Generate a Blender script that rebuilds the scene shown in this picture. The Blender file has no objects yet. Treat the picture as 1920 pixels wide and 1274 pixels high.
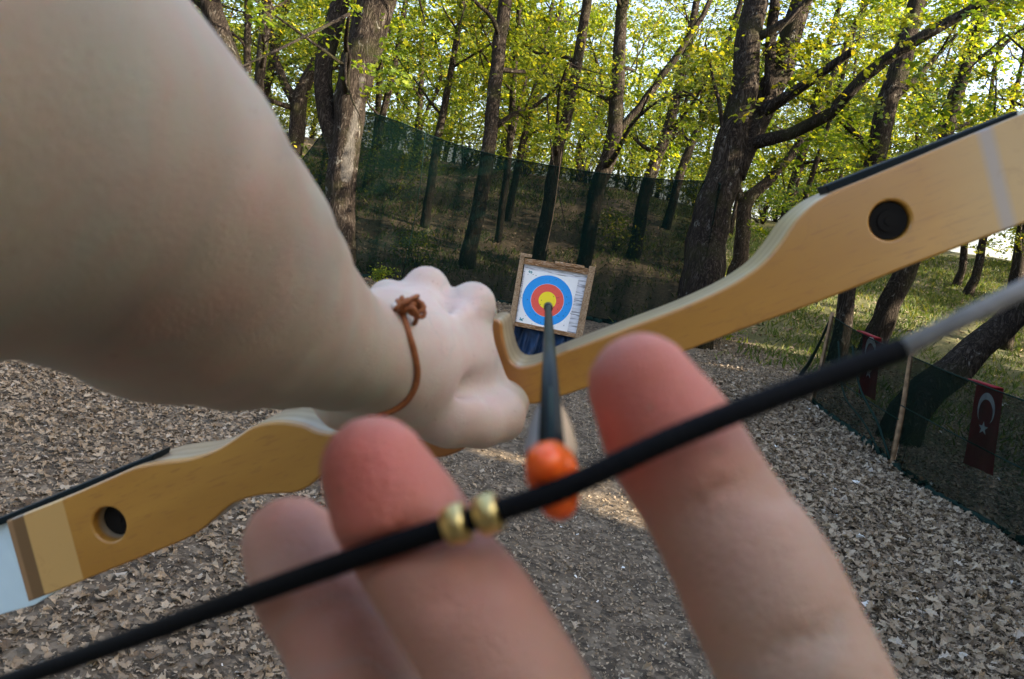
import bpy, math, random
import numpy as np
from mathutils import Vector, Matrix

R = math.radians
SC = bpy.context.scene
COL = SC.collection
NEAR_ONLY = False

# ------------------------------------------------------------------ camera
CAM = np.array([0.0, 0.0, 1.45])
F = 1500.0                       # focal length in pixels of the 1920 wide photograph
PITCH, ROLL = R(9.0), R(10.3)
fwd = np.array([0, math.cos(PITCH), -math.sin(PITCH)])
r0 = np.array([1.0, 0, 0])
u0 = np.cross(r0, fwd)
CR = math.cos(ROLL) * r0 + math.sin(ROLL) * u0
CU = -math.sin(ROLL) * r0 + math.cos(ROLL) * u0
cam_data = bpy.data.cameras.new('camera')
cam = bpy.data.objects.new('camera', cam_data)
COL.objects.link(cam)
cam.matrix_world = Matrix(((CR[0], CU[0], -fwd[0], CAM[0]), (CR[1], CU[1], -fwd[1], CAM[1]),
                           (CR[2], CU[2], -fwd[2], CAM[2]), (0, 0, 0, 1)))
cam_data.sensor_width = 36
cam_data.lens = 36 * F / 1920
cam_data.clip_start = 0.01
cam_data.clip_end = 2000
cam_data.dof.use_dof = True
cam_data.dof.focus_distance = 5.0
cam_data.dof.aperture_fstop = 20.0
SC.camera = cam

# ------------------------------------------------------------------ world, sun, exposure
SUN_EL = R(27)
SUN_DIR = np.array([math.cos(SUN_EL) * 0.96, -math.cos(SUN_EL) * 0.28, math.sin(SUN_EL)])
SUN_DIR /= np.linalg.norm(SUN_DIR)
w = bpy.data.worlds.new("World")
SC.world = w
w.use_nodes = True
nt = w.node_tree
nt.nodes.clear()
sky = nt.nodes.new('ShaderNodeTexSky')
sky.sky_type = 'NISHITA'
sky.sun_disc = False
sky.sun_elevation = SUN_EL
sky.sun_rotation = math.atan2(SUN_DIR[0], SUN_DIR[1])
sky.air_density = 0.8
sky.dust_density = 4.0
sky.ozone_density = 0.5
bg = nt.nodes.new('ShaderNodeBackground')
bg.inputs[1].default_value = 0.15
wo = nt.nodes.new('ShaderNodeOutputWorld')
nt.links.new(sky.outputs[0], bg.inputs[0])
nt.links.new(bg.outputs[0], wo.inputs[0])
sun_d = bpy.data.lights.new('sun', 'SUN')
sun_d.energy = 4.0
sun_d.angle = R(0.5)
sun_d.color = (1.0, 0.86, 0.66)
sun = bpy.data.objects.new('sun', sun_d)
COL.objects.link(sun)
sun.rotation_euler = Vector(SUN_DIR).to_track_quat('Z', 'Y').to_euler()
sun.location = (0, 0, 20)
SC.view_settings.view_transform = 'Standard'
SC.view_settings.look = 'None'
SC.view_settings.exposure = 2.4
SC.view_settings.gamma = 1
SC.cycles.max_bounces = 8
SC.cycles.diffuse_bounces = 4
SC.cycles.transmission_bounces = 6
SC.cycles.transparent_max_bounces = 12
SC.cycles.sample_clamp_indirect = 6


# ------------------------------------------------------------------ pixel <-> place
def c2w(p):                       # camera coordinates (right, up, depth) to world
    p = np.asarray(p, float)
    return CAM + p[..., 0:1] * CR + p[..., 1:2] * CU + p[..., 2:3] * fwd


def pc(px, py, d):                # photo pixel at a depth, camera coordinates
    return np.array([(px - 960) / F * d, -(py - 637) / F * d, d])


def pw(px, py, d):
    return c2w(pc(px, py, d))


def ray(px, py):
    v = pw(px, py, 1.0) - CAM
    return v


def smooth(t):
    t = np.clip(t, 0, 1)
    return t * t * (3 - 2 * t)


def gz(x, y):                     # height of the ground
    x = np.asarray(x, float)
    y = np.asarray(y, float)
    h = 3.0 * smooth((y - 11.5) / 24.0) * (1 - 0.9 * smooth((y - 40) / 50.0))
    h = h + 0.035 * np.sin(x * 1.3 + 0.5) * np.cos(y * 0.9) + 0.02 * np.sin(x * 3.1 + y * 2.3)
    h = h + 0.25 * smooth((y - 14) / 10) * np.sin(x * 0.35 + 1.0) * np.cos(y * 0.22)
    return h


def ground_hit(px, py):
    v = ray(px, py)
    t = 0.3
    for _ in range(4000):
        p = CAM + v * t
        if p[2] < gz(p[0], p[1]):
            return p, t
        t += 0.01 + t * 0.001
    return CAM + v * t, t


def plane_hit(px, py, p0, n):
    v = ray(px, py)
    t = np.dot(p0 - CAM, n) / np.dot(v, n)
    return CAM + v * t


# ------------------------------------------------------------------ materials
def mat(name, build):
    m = bpy.data.materials.new(name)
    m.use_nodes = True
    t = m.node_tree
    t.nodes.clear()
    out = t.nodes.new('ShaderNodeOutputMaterial')

    class N:
        def __init__(s):
            s.t = t

        def n(s, kind, **kw):
            x = t.nodes.new('ShaderNode' + kind)
            for k, v in kw.items():
                if k.startswith('i_'):
                    x.inputs[k[2:].replace('_', ' ')].default_value = v
                elif k == 'ins':
                    for a, b in v.items():
                        x.inputs[a].default_value = b
                else:
                    setattr(x, k, v)
            return x

        def l(s, a, b):
            t.links.new(a, b)

        def ramp(s, fac, stops, interp='LINEAR'):
            r = t.nodes.new('ShaderNodeValToRGB')
            r.color_ramp.interpolation = interp
            e = r.color_ramp.elements
            while len(e) < len(stops):
                e.new(0.5)
            for i, (p, c) in enumerate(stops):
                e[i].position = p
                e[i].color = (*c, 1) if len(c) == 3 else c
            t.links.new(fac, r.inputs[0])
            return r.outputs[0]

        def coord(s, which='Object', scale=None):
            tc = t.nodes.new('ShaderNodeTexCoord')
            o = tc.outputs[which]
            if scale is not None:
                mp = t.nodes.new('ShaderNodeMapping')
                mp.inputs['Scale'].default_value = scale
                t.links.new(o, mp.inputs[0])
                o = mp.outputs[0]
            return o

        def noise(s, vec, scale, detail=4, rough=0.6, dist=0.0):
            x = t.nodes.new('ShaderNodeTexNoise')
            x.inputs['Scale'].default_value = scale
            x.inputs['Detail'].default_value = detail
            x.inputs['Roughness'].default_value = rough
            x.inputs['Distortion'].default_value = dist
            if vec is not None:
                t.links.new(vec, x.inputs['Vector'])
            return x.outputs[0]

        def mix(s, fac, a, b, blend='MIX'):
            x = t.nodes.new('ShaderNodeMix')
            x.data_type = 'RGBA'
            x.blend_type = blend
            for sock, v in ((x.inputs[0], fac), (x.inputs[6], a), (x.inputs[7], b)):
                if hasattr(v, 'is_linked') or hasattr(v, 'links'):
                    t.links.new(v, sock)
                elif isinstance(v, (tuple, list)):
                    sock.default_value = (*v, 1) if len(v) == 3 else v
                else:
                    sock.default_value = v
            return x.outputs[2]

        def math(s, op, a, b=None, c=None, clamp=False):
            x = t.nodes.new('ShaderNodeMath')
            x.operation = op
            x.use_clamp = clamp
            for i, v in enumerate((a, b, c)):
                if v is None:
                    continue
                if hasattr(v, 'links'):
                    t.links.new(v, x.inputs[i])
                else:
                    x.inputs[i].default_value = v
            return x.outputs[0]

        def bump(s, h, strength=0.5, dist=0.01):
            x = t.nodes.new('ShaderNodeBump')
            x.inputs['Strength'].default_value = strength
            x.inputs['Distance'].default_value = dist
            t.links.new(h, x.inputs['Height'])
            return x.outputs[0]

        def bsdf(s, color, rough=0.8, spec=0.3, normal=None, **kw):
            x = t.nodes.new('ShaderNodeBsdfPrincipled')
            if hasattr(color, 'links'):
                t.links.new(color, x.inputs['Base Color'])
            else:
                x.inputs['Base Color'].default_value = (*color, 1)
            if hasattr(rough, 'links'):
                t.links.new(rough, x.inputs['Roughness'])
            else:
                x.inputs['Roughness'].default_value = rough
            x.inputs['Specular IOR Level'].default_value = spec
            if normal is not None:
                t.links.new(normal, x.inputs['Normal'])
            for k, v in kw.items():
                x.inputs[k.replace('_', ' ')].default_value = v
            t.links.new(x.outputs[0], out.inputs[0])
            return x

        def out(s, sh):
            t.links.new(sh, out.inputs[0])
    build(N())
    return m


def m_plain(name, color, rough=0.6, spec=0.4, var=0.15, scale=30, **kw):
    def b(N):
        n = N.noise(N.coord(), scale)
        c = N.ramp(n, [(0.3, tuple(v * (1 - var) for v in color)), (0.7, tuple(min(1, v * (1 + var)) for v in color))])
        N.bsdf(c, rough, spec, N.bump(n, 0.15, 0.002), **kw)
    return mat(name, b)


def b_bark(N):
    co = N.coord('Object', (1, 1, 0.22))
    warp = N.mix(0.35, co, N.n('TexNoise', ins={'Scale': 5.0, 'Detail': 5.0}).outputs[1])
    n1 = N.noise(co, 26, 9, 0.75, 1.5)
    n0 = N.noise(warp, 18, 4, 0.6, 2.5)
    ridge = N.math('ABSOLUTE', N.math('SUBTRACT', n0, 0.5))
    h = N.math('ADD', N.math('MULTIPLY', ridge, 3.2), N.math('MULTIPLY', n1, 0.75))
    c = N.ramp(h, [(0.3, (0.008, 0.006, 0.005)), (0.6, (0.034, 0.026, 0.020)), (1.0, (0.095, 0.078, 0.062))])
    big = N.noise(N.coord(), 1.7, 4, 0.6)
    c = N.mix(N.ramp(big, [(0.5, (0, 0, 0)), (0.66, (0.6, 0.6, 0.6))]), c, (0.04, 0.042, 0.015))
    n3 = N.noise(N.coord('Object', (1, 1, 0.5)), 11, 6, 0.75, 0.8)
    c = N.mix(N.ramp(n3, [(0.6, (0, 0, 0)), (0.66, (0.7, 0.7, 0.7))]), c, (0.24, 0.23, 0.20))
    N.bsdf(c, 0.95, 0.1, N.bump(h, 1.0, 0.03))


M_BARK = mat('bark', b_bark)


def leaf_mat(name, ramp, trans=0.45):
    def b(N):
        g = N.n('NewGeometry')
        oi = N.n('ObjectInfo')
        c = N.ramp(g.outputs['Random Per Island'], ramp)
        hs = N.n('HueSaturation')
        N.l(c, hs.inputs['Color'])
        N.l(N.math('ADD', N.math('MULTIPLY', oi.outputs['Random'], 0.35), 0.82), hs.inputs['Value'])
        N.l(N.math('ADD', N.math('MULTIPLY', oi.outputs['Random'], 0.03), 0.485), hs.inputs['Hue'])
        c = hs.outputs[0]
        d = N.n('BsdfPrincipled')
        N.l(c, d.inputs['Base Color'])
        d.inputs['Roughness'].default_value = 0.55
        d.inputs['Specular IOR Level'].default_value = 0.25
        tr = N.n('BsdfTranslucent')
        N.l(N.mix(1.0, c, (1.9, 1.75, 0.7), 'MULTIPLY'), tr.inputs['Color'])
        ms = N.n('MixShader')
        ms.inputs[0].default_value = trans
        N.l(d.outputs[0], ms.inputs[1])
        N.l(tr.outputs[0], ms.inputs[2])
        N.out(ms.outputs[0])
    return mat(name, b)


M_LEAF = leaf_mat('green_leaf', [(0.0, (0.045, 0.075, 0.010)), (0.4, (0.095, 0.135, 0.014)), (0.75, (0.15, 0.185, 0.017)),
                                 (0.93, (0.25, 0.26, 0.025)), (1.0, (0.5, 0.42, 0.03))], 0.5)
M_GRASS = leaf_mat('grass_blade', [(0.0, (0.035, 0.06, 0.012)), (0.6, (0.075, 0.11, 0.022)), (1.0, (0.18, 0.17, 0.06))], 0.3)


def b_litter(N):
    g = N.n('NewGeometry')
    c = N.ramp(g.outputs['Random Per Island'],
               [(0.0, (0.09, 0.063, 0.041)), (0.2, (0.19, 0.138, 0.088)), (0.55, (0.265, 0.2, 0.132)), (0.95, (0.36, 0.285, 0.198)),
                (0.9975, (0.36, 0.31, 0.25)), (1.0, (0.7, 0.7, 0.66))])
    d = N.bsdf(c, 0.8, 0.2)


M_LITTER = mat('dry_leaf', b_litter)


def b_ground(N):
    co = N.coord('Object')
    n1 = N.noise(co, 55, 6, 0.75)
    n2 = N.noise(co, 1.1, 4, 0.6)
    vo = N.n('TexVoronoi')
    vo.inputs['Scale'].default_value = 38
    N.l(co, vo.inputs['Vector'])
    vo2 = N.n('TexVoronoi')
    vo2.inputs['Scale'].default_value = 14
    N.l(co, vo2.inputs['Vector'])
    sp = N.n('SeparateColor')
    N.l(vo.outputs[1], sp.inputs[0])
    sp2 = N.n('SeparateColor')
    N.l(vo2.outputs[1], sp2.inputs[0])
    f = N.math('ADD', N.math('MULTIPLY', sp.outputs[0], 0.45), N.math('MULTIPLY', n1, 0.35))
    f = N.math('ADD', f, N.math('MULTIPLY', sp2.outputs[1], 0.2))
    c = N.ramp(f, [(0.2, (0.05, 0.04, 0.03)), (0.5, (0.125, 0.097, 0.068)), (0.75, (0.2, 0.158, 0.112)), (0.95, (0.29, 0.235, 0.175))])
    # grass tint: to the right of the range and in patches up the slope
    pos = N.n('SeparateXYZ')
    N.l(co, pos.inputs[0])
    right = N.math('MULTIPLY', N.math('SUBTRACT', pos.outputs[0], 3.9), 1.6, clamp=False)
    right = N.math('MINIMUM', N.math('MAXIMUM', right, -1.2), 0.5)
    m = N.math('ADD', N.math('MULTIPLY', right, 0.7), N.math('MULTIPLY', n2, 1.5))
    far = N.math('MULTIPLY', N.math('SUBTRACT', pos.outputs[1], 13.0), 0.05, clamp=True)
    m = N.math('ADD', m, N.math('MULTIPLY', far, 0.5))
    mm = N.ramp(m, [(0.8, (0, 0, 0)), (1.15, (0.5, 0.5, 0.5))])
    gcol = N.ramp(n1, [(0.3, (0.04, 0.055, 0.015)), (0.7, (0.12, 0.15, 0.04))])
    c = N.mix(mm, c, gcol)
    N.bsdf(c, 0.95, 0.1, N.bump(f, 0.8, 0.02))


M_GROUND = mat('forest_ground', b_ground)


def b_skin(N):
    co = N.coord('Object')
    n = N.noise(co, 55, 5, 0.65)
    n2 = N.noise(co, 13, 4, 0.55)
    base = N.ramp(n2, [(0.3, (0.35, 0.345, 0.265)), (0.5, (0.43, 0.38, 0.29)), (0.72, (0.50, 0.365, 0.28))])
    base = N.mix(N.ramp(n, [(0.4, (0, 0, 0)), (0.75, (0.35, 0.35, 0.35))]), base, (0.50, 0.24, 0.19))
    at0 = N.n('Attribute', attribute_name='warm')
    base = N.mix(at0.outputs['Fac'], base, N.ramp(n2, [(0.3, (0.42, 0.285, 0.205)), (0.7, (0.50, 0.31, 0.225))]))
    at = N.n('Attribute', attribute_name='flush')
    base = N.mix(at.outputs['Fac'], base, N.ramp(n, [(0.35, (0.48, 0.095, 0.05)), (0.7, (0.60, 0.125, 0.095))]))
    at2 = N.n('Attribute', attribute_name='pale')
    base = N.mix(N.math('MULTIPLY', at2.outputs['Fac'], 0.8), base, N.ramp(n, [(0.35, (0.70, 0.57, 0.50)), (0.7, (0.68, 0.47, 0.42))]))
    # veins and fine spots
    vn = N.math('ABSOLUTE', N.math('SUBTRACT', N.noise(co, 22, 2, 0.4, 0.6), 0.5))
    base = N.mix(N.ramp(vn, [(0.0, (0.16, 0.16, 0.16)), (0.02, (0, 0, 0))]), base, (0.30, 0.34, 0.32))
    spots = N.noise(co, 330, 2, 0.5)
    base = N.mix(N.ramp(spots, [(0.68, (0, 0, 0)), (0.74, (0.35, 0.35, 0.35))]), base, (0.28, 0.15, 0.09))
    fine = N.noise(co, 1400, 3, 0.6)
    cr = N.n('TexVoronoi', feature='DISTANCE_TO_EDGE')
    cr.inputs['Scale'].default_value = 700
    N.l(co, cr.inputs['Vector'])
    hh = N.math('ADD', fine, N.math('MULTIPLY', n, 1.6))
    hh = N.math('ADD', hh, N.math('MULTIPLY', cr.outputs[0], 0.8))
    x = N.bsdf(base, 0.5, 0.4, N.bump(hh, 0.35, 0.0012))
    x.inputs['Subsurface Weight'].default_value = 0.4
    x.inputs['Subsurface Radius'].default_value = (1.0, 0.25, 0.12)
    x.inputs['Subsurface Scale'].default_value = 0.006


M_SKIN = mat('skin', b_skin)


# ------------------------------------------------------------------ mesh helpers
def mesh_np(name, verts, faces_flat, sizes, mats=(), smooth_s=False, mat_idx=None):
    me = bpy.data.meshes.new(name)
    verts = np.asarray(verts, np.float32)
    me.vertices.add(len(verts))
    me.vertices.foreach_set('co', verts.ravel())
    faces_flat = np.asarray(faces_flat, np.int32)
    sizes = np.asarray(sizes, np.int32)
    me.loops.add(len(faces_flat))
    me.loops.foreach_set('vertex_index', faces_flat)
    me.polygons.add(len(sizes))
    starts = np.concatenate([[0], np.cumsum(sizes)[:-1]]).astype(np.int32)
    me.polygons.foreach_set('loop_start', starts)
    me.polygons.foreach_set('loop_total', sizes)
    for m in mats:
        me.materials.append(m)
    if mat_idx is not None:
        me.polygons.foreach_set('material_index', np.asarray(mat_idx, np.int32))
    me.polygons.foreach_set('use_smooth', np.full(len(sizes), smooth_s))
    me.update(calc_edges=True)
    me.validate()
    return me


class MB:
    def __init__(s):
        s.v, s.f, s.m = [], [], []

    def add(s, vs, fs, mi=0):
        o = len(s.v)
        s.v += [tuple(map(float, p)) for p in vs]
        s.f += [tuple(i + o for i in f) for f in fs]
        s.m += [mi] * len(fs)

    def hexa(s, c8, mi=0):        # 8 corners: 4 front then 4 back
        s.add(c8, [(0, 1, 2, 3), (7, 6, 5, 4), (0, 4, 5, 1), (1, 5, 6, 2), (2, 6, 7, 3), (3, 7, 4, 0)], mi)

    def beam(s, a, b, w_, h_, up=(0, 0, 1), mi=0):
        a, b, up = np.array(a, float), np.array(b, float), np.array(up, float)
        d = b - a
        d /= np.linalg.norm(d)
        x = np.cross(d, up)
        x /= np.linalg.norm(x)
        y = np.cross(x, d)
        c = []
        for p in (a, b):
            c += [p - x * w_ / 2 - y * h_ / 2, p + x * w_ / 2 - y * h_ / 2, p + x * w_ / 2 + y * h_ / 2, p - x * w_ / 2 + y * h_ / 2]
        s.hexa(c, mi)

    def tube(s, pts, radii, seg=12, cap=True, rough=0.0, rng=None, mi=0, flat=1.0):
        pts = np.array(pts, float)
        n = len(pts)
        radii = np.broadcast_to(np.array(radii, float), (n,))
        tang = np.gradient(pts, axis=0)
        tang /= np.linalg.norm(tang, axis=1)[:, None]
        ref = np.array([0.0, 1.0, 0.0]) if abs(tang[0][1]) < 0.8 else np.array([1.0, 0, 0])
        vs, prof = [], None
        if rough and rng is not None:
            prof = 1 + rough * rng.normal(size=seg)
        for i in range(n):
            x = np.cross(ref, tang[i])
            x /= np.linalg.norm(x)
            y = np.cross(tang[i], x)
            ref = y
            for k in range(seg):
                a = 2 * math.pi * k / seg
                r = radii[i]
                if prof is not None:
                    r = r * prof[k] * (1 + rough * 0.5 * rng.normal())
                vs.append(pts[i] + r * (math.cos(a) * x + math.sin(a) * y * flat))
        fs = []
        for i in range(n - 1):
            for k in range(seg):
                k2 = (k + 1) % seg
                fs.append((i * seg + k, i * seg + k2, (i + 1) * seg + k2, (i + 1) * seg + k))
        if cap:
            fs.append(tuple(range(seg))[::-1])
            fs.append(tuple((n - 1) * seg + k for k in range(seg)))
        s.add(vs, fs, mi)

    def build(s, name, mats, parent=None, base=None, smooth_s=True, bevel=0):
        me = bpy.data.meshes.new(name)
        v = np.array(s.v, float)
        if base is not None:
            v = v - np.array(base)
        me.from_pydata(v.tolist(), [], s.f)
        for m in (mats if isinstance(mats, (list, tuple)) else [mats]):
            me.materials.append(m)
        for p, mi in zip(me.polygons, s.m):
            p.material_index = mi
            p.use_smooth = smooth_s
        me.update()
        return link(name, me, parent, bevel=bevel, loc=None if (parent is not None or base is None) else base)


def link(name, me, parent=None, loc=None, bevel=0):
    o = bpy.data.objects.new(name, me)
    COL.objects.link(o)
    if parent is not None:
        o.parent = parent
    if loc is not None:
        o.location = loc
    if bevel:
        b = o.modifiers.new('bevel', 'BEVEL')
        b.width = bevel
        b.segments = 2
        b.limit_method = 'ANGLE'
        b.angle_limit = R(40)
    return o


def tag(o, label=None, cat=None, group=None, kind=None):
    if label:
        o['label'] = label
    if cat:
        o['category'] = cat
    if group:
        o['group'] = group
    if kind:
        o['kind'] = kind
    return o


def empty(name, loc, label=None, cat=None, group=None):
    o = bpy.data.objects.new(name, None)
    o.empty_display_size = 0.05
    COL.objects.link(o)
    o.location = tuple(float(v) for v in loc)
    return tag(o, label, cat, group)


# ------------------------------------------------------------------ ground
def build_ground():
    a = np.concatenate([-np.geomspace(400, 14, 30), np.linspace(-13.5, 13.5, 109), np.geomspace(14, 400, 30)])
    b = np.concatenate([-np.geomspace(300, 5, 20), np.linspace(-4.5, 40, 150), np.geomspace(41, 700, 30)])
    X, Y = np.meshgrid(a, b)
    rng = np.random.default_rng(3)
    Z = gz(X, Y) + rng.normal(size=X.shape) * 0.004
    v = np.stack([X, Y, Z], -1).reshape(-1, 3)
    ny, nx = X.shape
    i = (np.arange(ny - 1)[:, None] * nx + np.arange(nx - 1)[None]).ravel()
    f = np.stack([i, i + 1, i + nx + 1, i + nx], -1)
    me = mesh_np('ground', v, f.ravel(), np.full(len(f), 4), [M_GROUND], True)
    tag(link('ground', me), kind='structure')


LEAF_OUT = np.array([(0, 0), (0.10, 0.12), (0.20, 0.2), (0.17, 0.32), (0.33, 0.45), (0.22, 0.55), (0.34, 0.72), (0.16, 0.8),
                     (0, 1.0), (-0.16, 0.8), (-0.34, 0.72), (-0.22, 0.55), (-0.33, 0.45), (-0.17, 0.32), (-0.20, 0.2), (-0.10, 0.12)])


def leaf_cloud(pos, normal, size, rng, curl=0.25, outline=LEAF_OUT):
    """many leaves at once: each an outline bent along its length"""
    n = len(pos)
    k = len(outline)
    nrm = normal / np.linalg.norm(normal, axis=1)[:, None]
    t = rng.normal(size=(n, 3))
    d = t - (t * nrm).sum(1)[:, None] * nrm
    d /= np.linalg.norm(d, axis=1)[:, None]
    s = np.cross(nrm, d)
    c = rng.uniform(-curl, curl, n)
    cw = rng.uniform(-curl, curl, n)
    ox, oy = outline[:, 0], outline[:, 1] - 0.5
    h = c[:, None] * (oy[None] ** 2 - 0.1) * 2 + cw[:, None] * np.abs(ox)[None] * 1.6
    v = (pos[:, None] + size[:, None, None] * (ox[None, :, None] * s[:, None] + oy[None, :, None] * d[:, None] + h[:, :, None] * nrm[:, None]))
    return v.reshape(-1, 3), np.arange(n * k), np.full(n, k)


SMALL_LEAF = LEAF_OUT[[0, 2, 3, 4, 5, 7, 8, 9, 11, 12, 13, 14]]


def litter():
    rng = np.random.default_rng(11)
    P, S = [], []

    def area(n, xr, yr, size, keep=None):
        x = rng.uniform(*xr, n)
        y = rng.uniform(*yr, n)
        ok = np.ones(n, bool) if keep is None else keep(x, y)
        x, y = x[ok], y[ok]
        P.append(np.stack([x, y], 1))
        S.append(rng.uniform(size[0], size[1], len(x)))

    def path(x, y):               # centre lane trodden to crumbs
        c = 0.15 + 0.10 * y
        return np.abs(x - c) < 0.75 + 0.05 * y + 0.15 * np.sin(y * 3 + x * 2)
    area(52000, (-4, 6), (1.2, 5.5), (0.018, 0.048), lambda x, y: ~path(x, y) & (np.abs(x) < 1.0 + 0.8 * y))
    area(60000, (-9, 9), (5.5, 13), (0.022, 0.06), lambda x, y: (~path(x, y)) & (np.abs(x) < 1.0 + 0.8 * y))
    area(3500, (-4, 6), (1.2, 9), (0.02, 0.05), path)
    area(9000, (-12, 22), (13, 30), (0.06, 0.12))
    area(11000, (0.9, 3.4), (1.4, 9), (0.035, 0.075), lambda x, y: x > 1.0 + 0.1 * y)
    P = np.concatenate(P)
    S = np.concatenate(S)
    z = gz(P[:, 0], P[:, 1]) + S * rng.uniform(0.08, 0.4, len(S))
    nr = np.stack([rng.normal(size=len(S)) * 0.33, rng.normal(size=len(S)) * 0.33, np.ones(len(S))], 1)
    v, f, s = leaf_cloud(np.column_stack([P, z]), nr, S, rng, 0.9)
    me = mesh_np('fallen_leaves', v, f, s, [M_LITTER])
    tag(link('fallen_leaves', me), 'curled dry brown oak leaves carpeting the forest floor', 'fallen leaves', kind='stuff')
    # crumbs: small chips everywhere near
    n = 380000
    x = rng.uniform(-5, 8, n)
    y = 1.0 + 9 * rng.uniform(0, 1, n) ** 1.3
    ok = np.abs(x) < 1 + 0.8 * y
    x, y = x[ok], y[ok]
    S = rng.uniform(0.004, 0.017, len(x)) * (0.8 + 0.06 * y)
    nr = np.stack([rng.normal(size=len(S)) * 0.6, rng.normal(size=len(S)) * 0.6, np.ones(len(S))], 1)
    z = gz(x, y) + 0.004 + S * 0.25
    tri = np.array([(-0.25, 0), (0.3, 0.1), (0.2, 0.9), (-0.15, 1.0)])
    v, f, s = leaf_cloud(np.column_stack([x, y, z]), nr, S, rng, 0.6, tri)
    me = mesh_np('leaf_crumbs', v, f, s, [M_LITTER])
    tag(link('leaf_crumbs', me), 'crumbled bits of dry leaf and bark on the trodden lane', 'leaf litter', kind='stuff')


def grass():
    rng = np.random.default_rng(21)
    n = 260000
    y = rng.uniform(3.0, 30, n)
    x = rng.uniform(-14, 24, n)
    m = np.clip((x - 3.5) * 1.5, -2, 1.6)
    nz = np.sin(x * 0.9 + 2) * np.cos(y * 0.7 + 1) + 0.6 * np.sin(x * 2.3 - y * 1.7)
    dens = np.clip(-0.1 + m * 0.35 + nz * 0.4, 0, 1)
    dens = np.where((y > 13) & (x < 4), np.clip(0.25 + 0.3 * nz, 0.05, 1), dens)
    dens = np.where((y < 13) & (x < 3.3), np.clip(0.25 * nz - 0.18, 0, 1), dens)
    ok = (rng.uniform(size=n) < dens) & (np.abs(x) < 2 + 0.8 * y)
    x, y = x[ok], y[ok]
    n = len(x)
    h = rng.uniform(0.03, 0.10, n) * (1 + 0.02 * y)
    wd = h * 0.10 + 0.002 * (1 + 0.08 * y)
    a = rng.uniform(0, 2 * math.pi, n)
    lean = rng.normal(size=(n, 2)) * 0.45
    b = np.column_stack([x, y, gz(x, y)])
    sx = np.column_stack([np.cos(a) * wd, np.sin(a) * wd, np.zeros(n)])
    up = np.column_stack([lean * h[:, None], h])
    v = np.stack([b - sx, b + sx, b + up * 0.55 + sx * 0.7, b + up + np.column_stack([lean * h[:, None] * 0.4, np.zeros(n)]),
                  b + up * 0.55 - sx * 0.7], 1)
    me = mesh_np('grass', v.reshape(-1, 3), np.arange(n * 5), np.full(n, 5), [M_GRASS])
    tag(link('grass', me), 'short patchy green grass beyond the low net and up the slope', 'grass', kind='stuff')


# ------------------------------------------------------------------ trees
def spline(pts, n):
    pts = np.array(pts, float)
    if len(pts) == 2:
        pts = np.array([pts[0], (pts[0] + pts[1]) / 2, pts[1]])
    d = np.concatenate([[0], np.cumsum(np.linalg.norm(np.diff(pts, axis=0), axis=1))])
    m = np.gradient(pts, d, axis=0)
    q = np.linspace(0, d[-1], n)
    i = np.clip(np.searchsorted(d, q, side='right') - 1, 0, len(d) - 2)
    h = d[i + 1] - d[i]
    t = ((q - d[i]) / h)[:, None]
    h = h[:, None]
    return ((2 * t ** 3 - 3 * t ** 2 + 1) * pts[i] + (t ** 3 - 2 * t ** 2 + t) * h * m[i] + (-2 * t ** 3 + 3 * t ** 2) * pts[i + 1]
            + (t ** 3 - t ** 2) * h * m[i + 1])


DENS = 1.9


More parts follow.
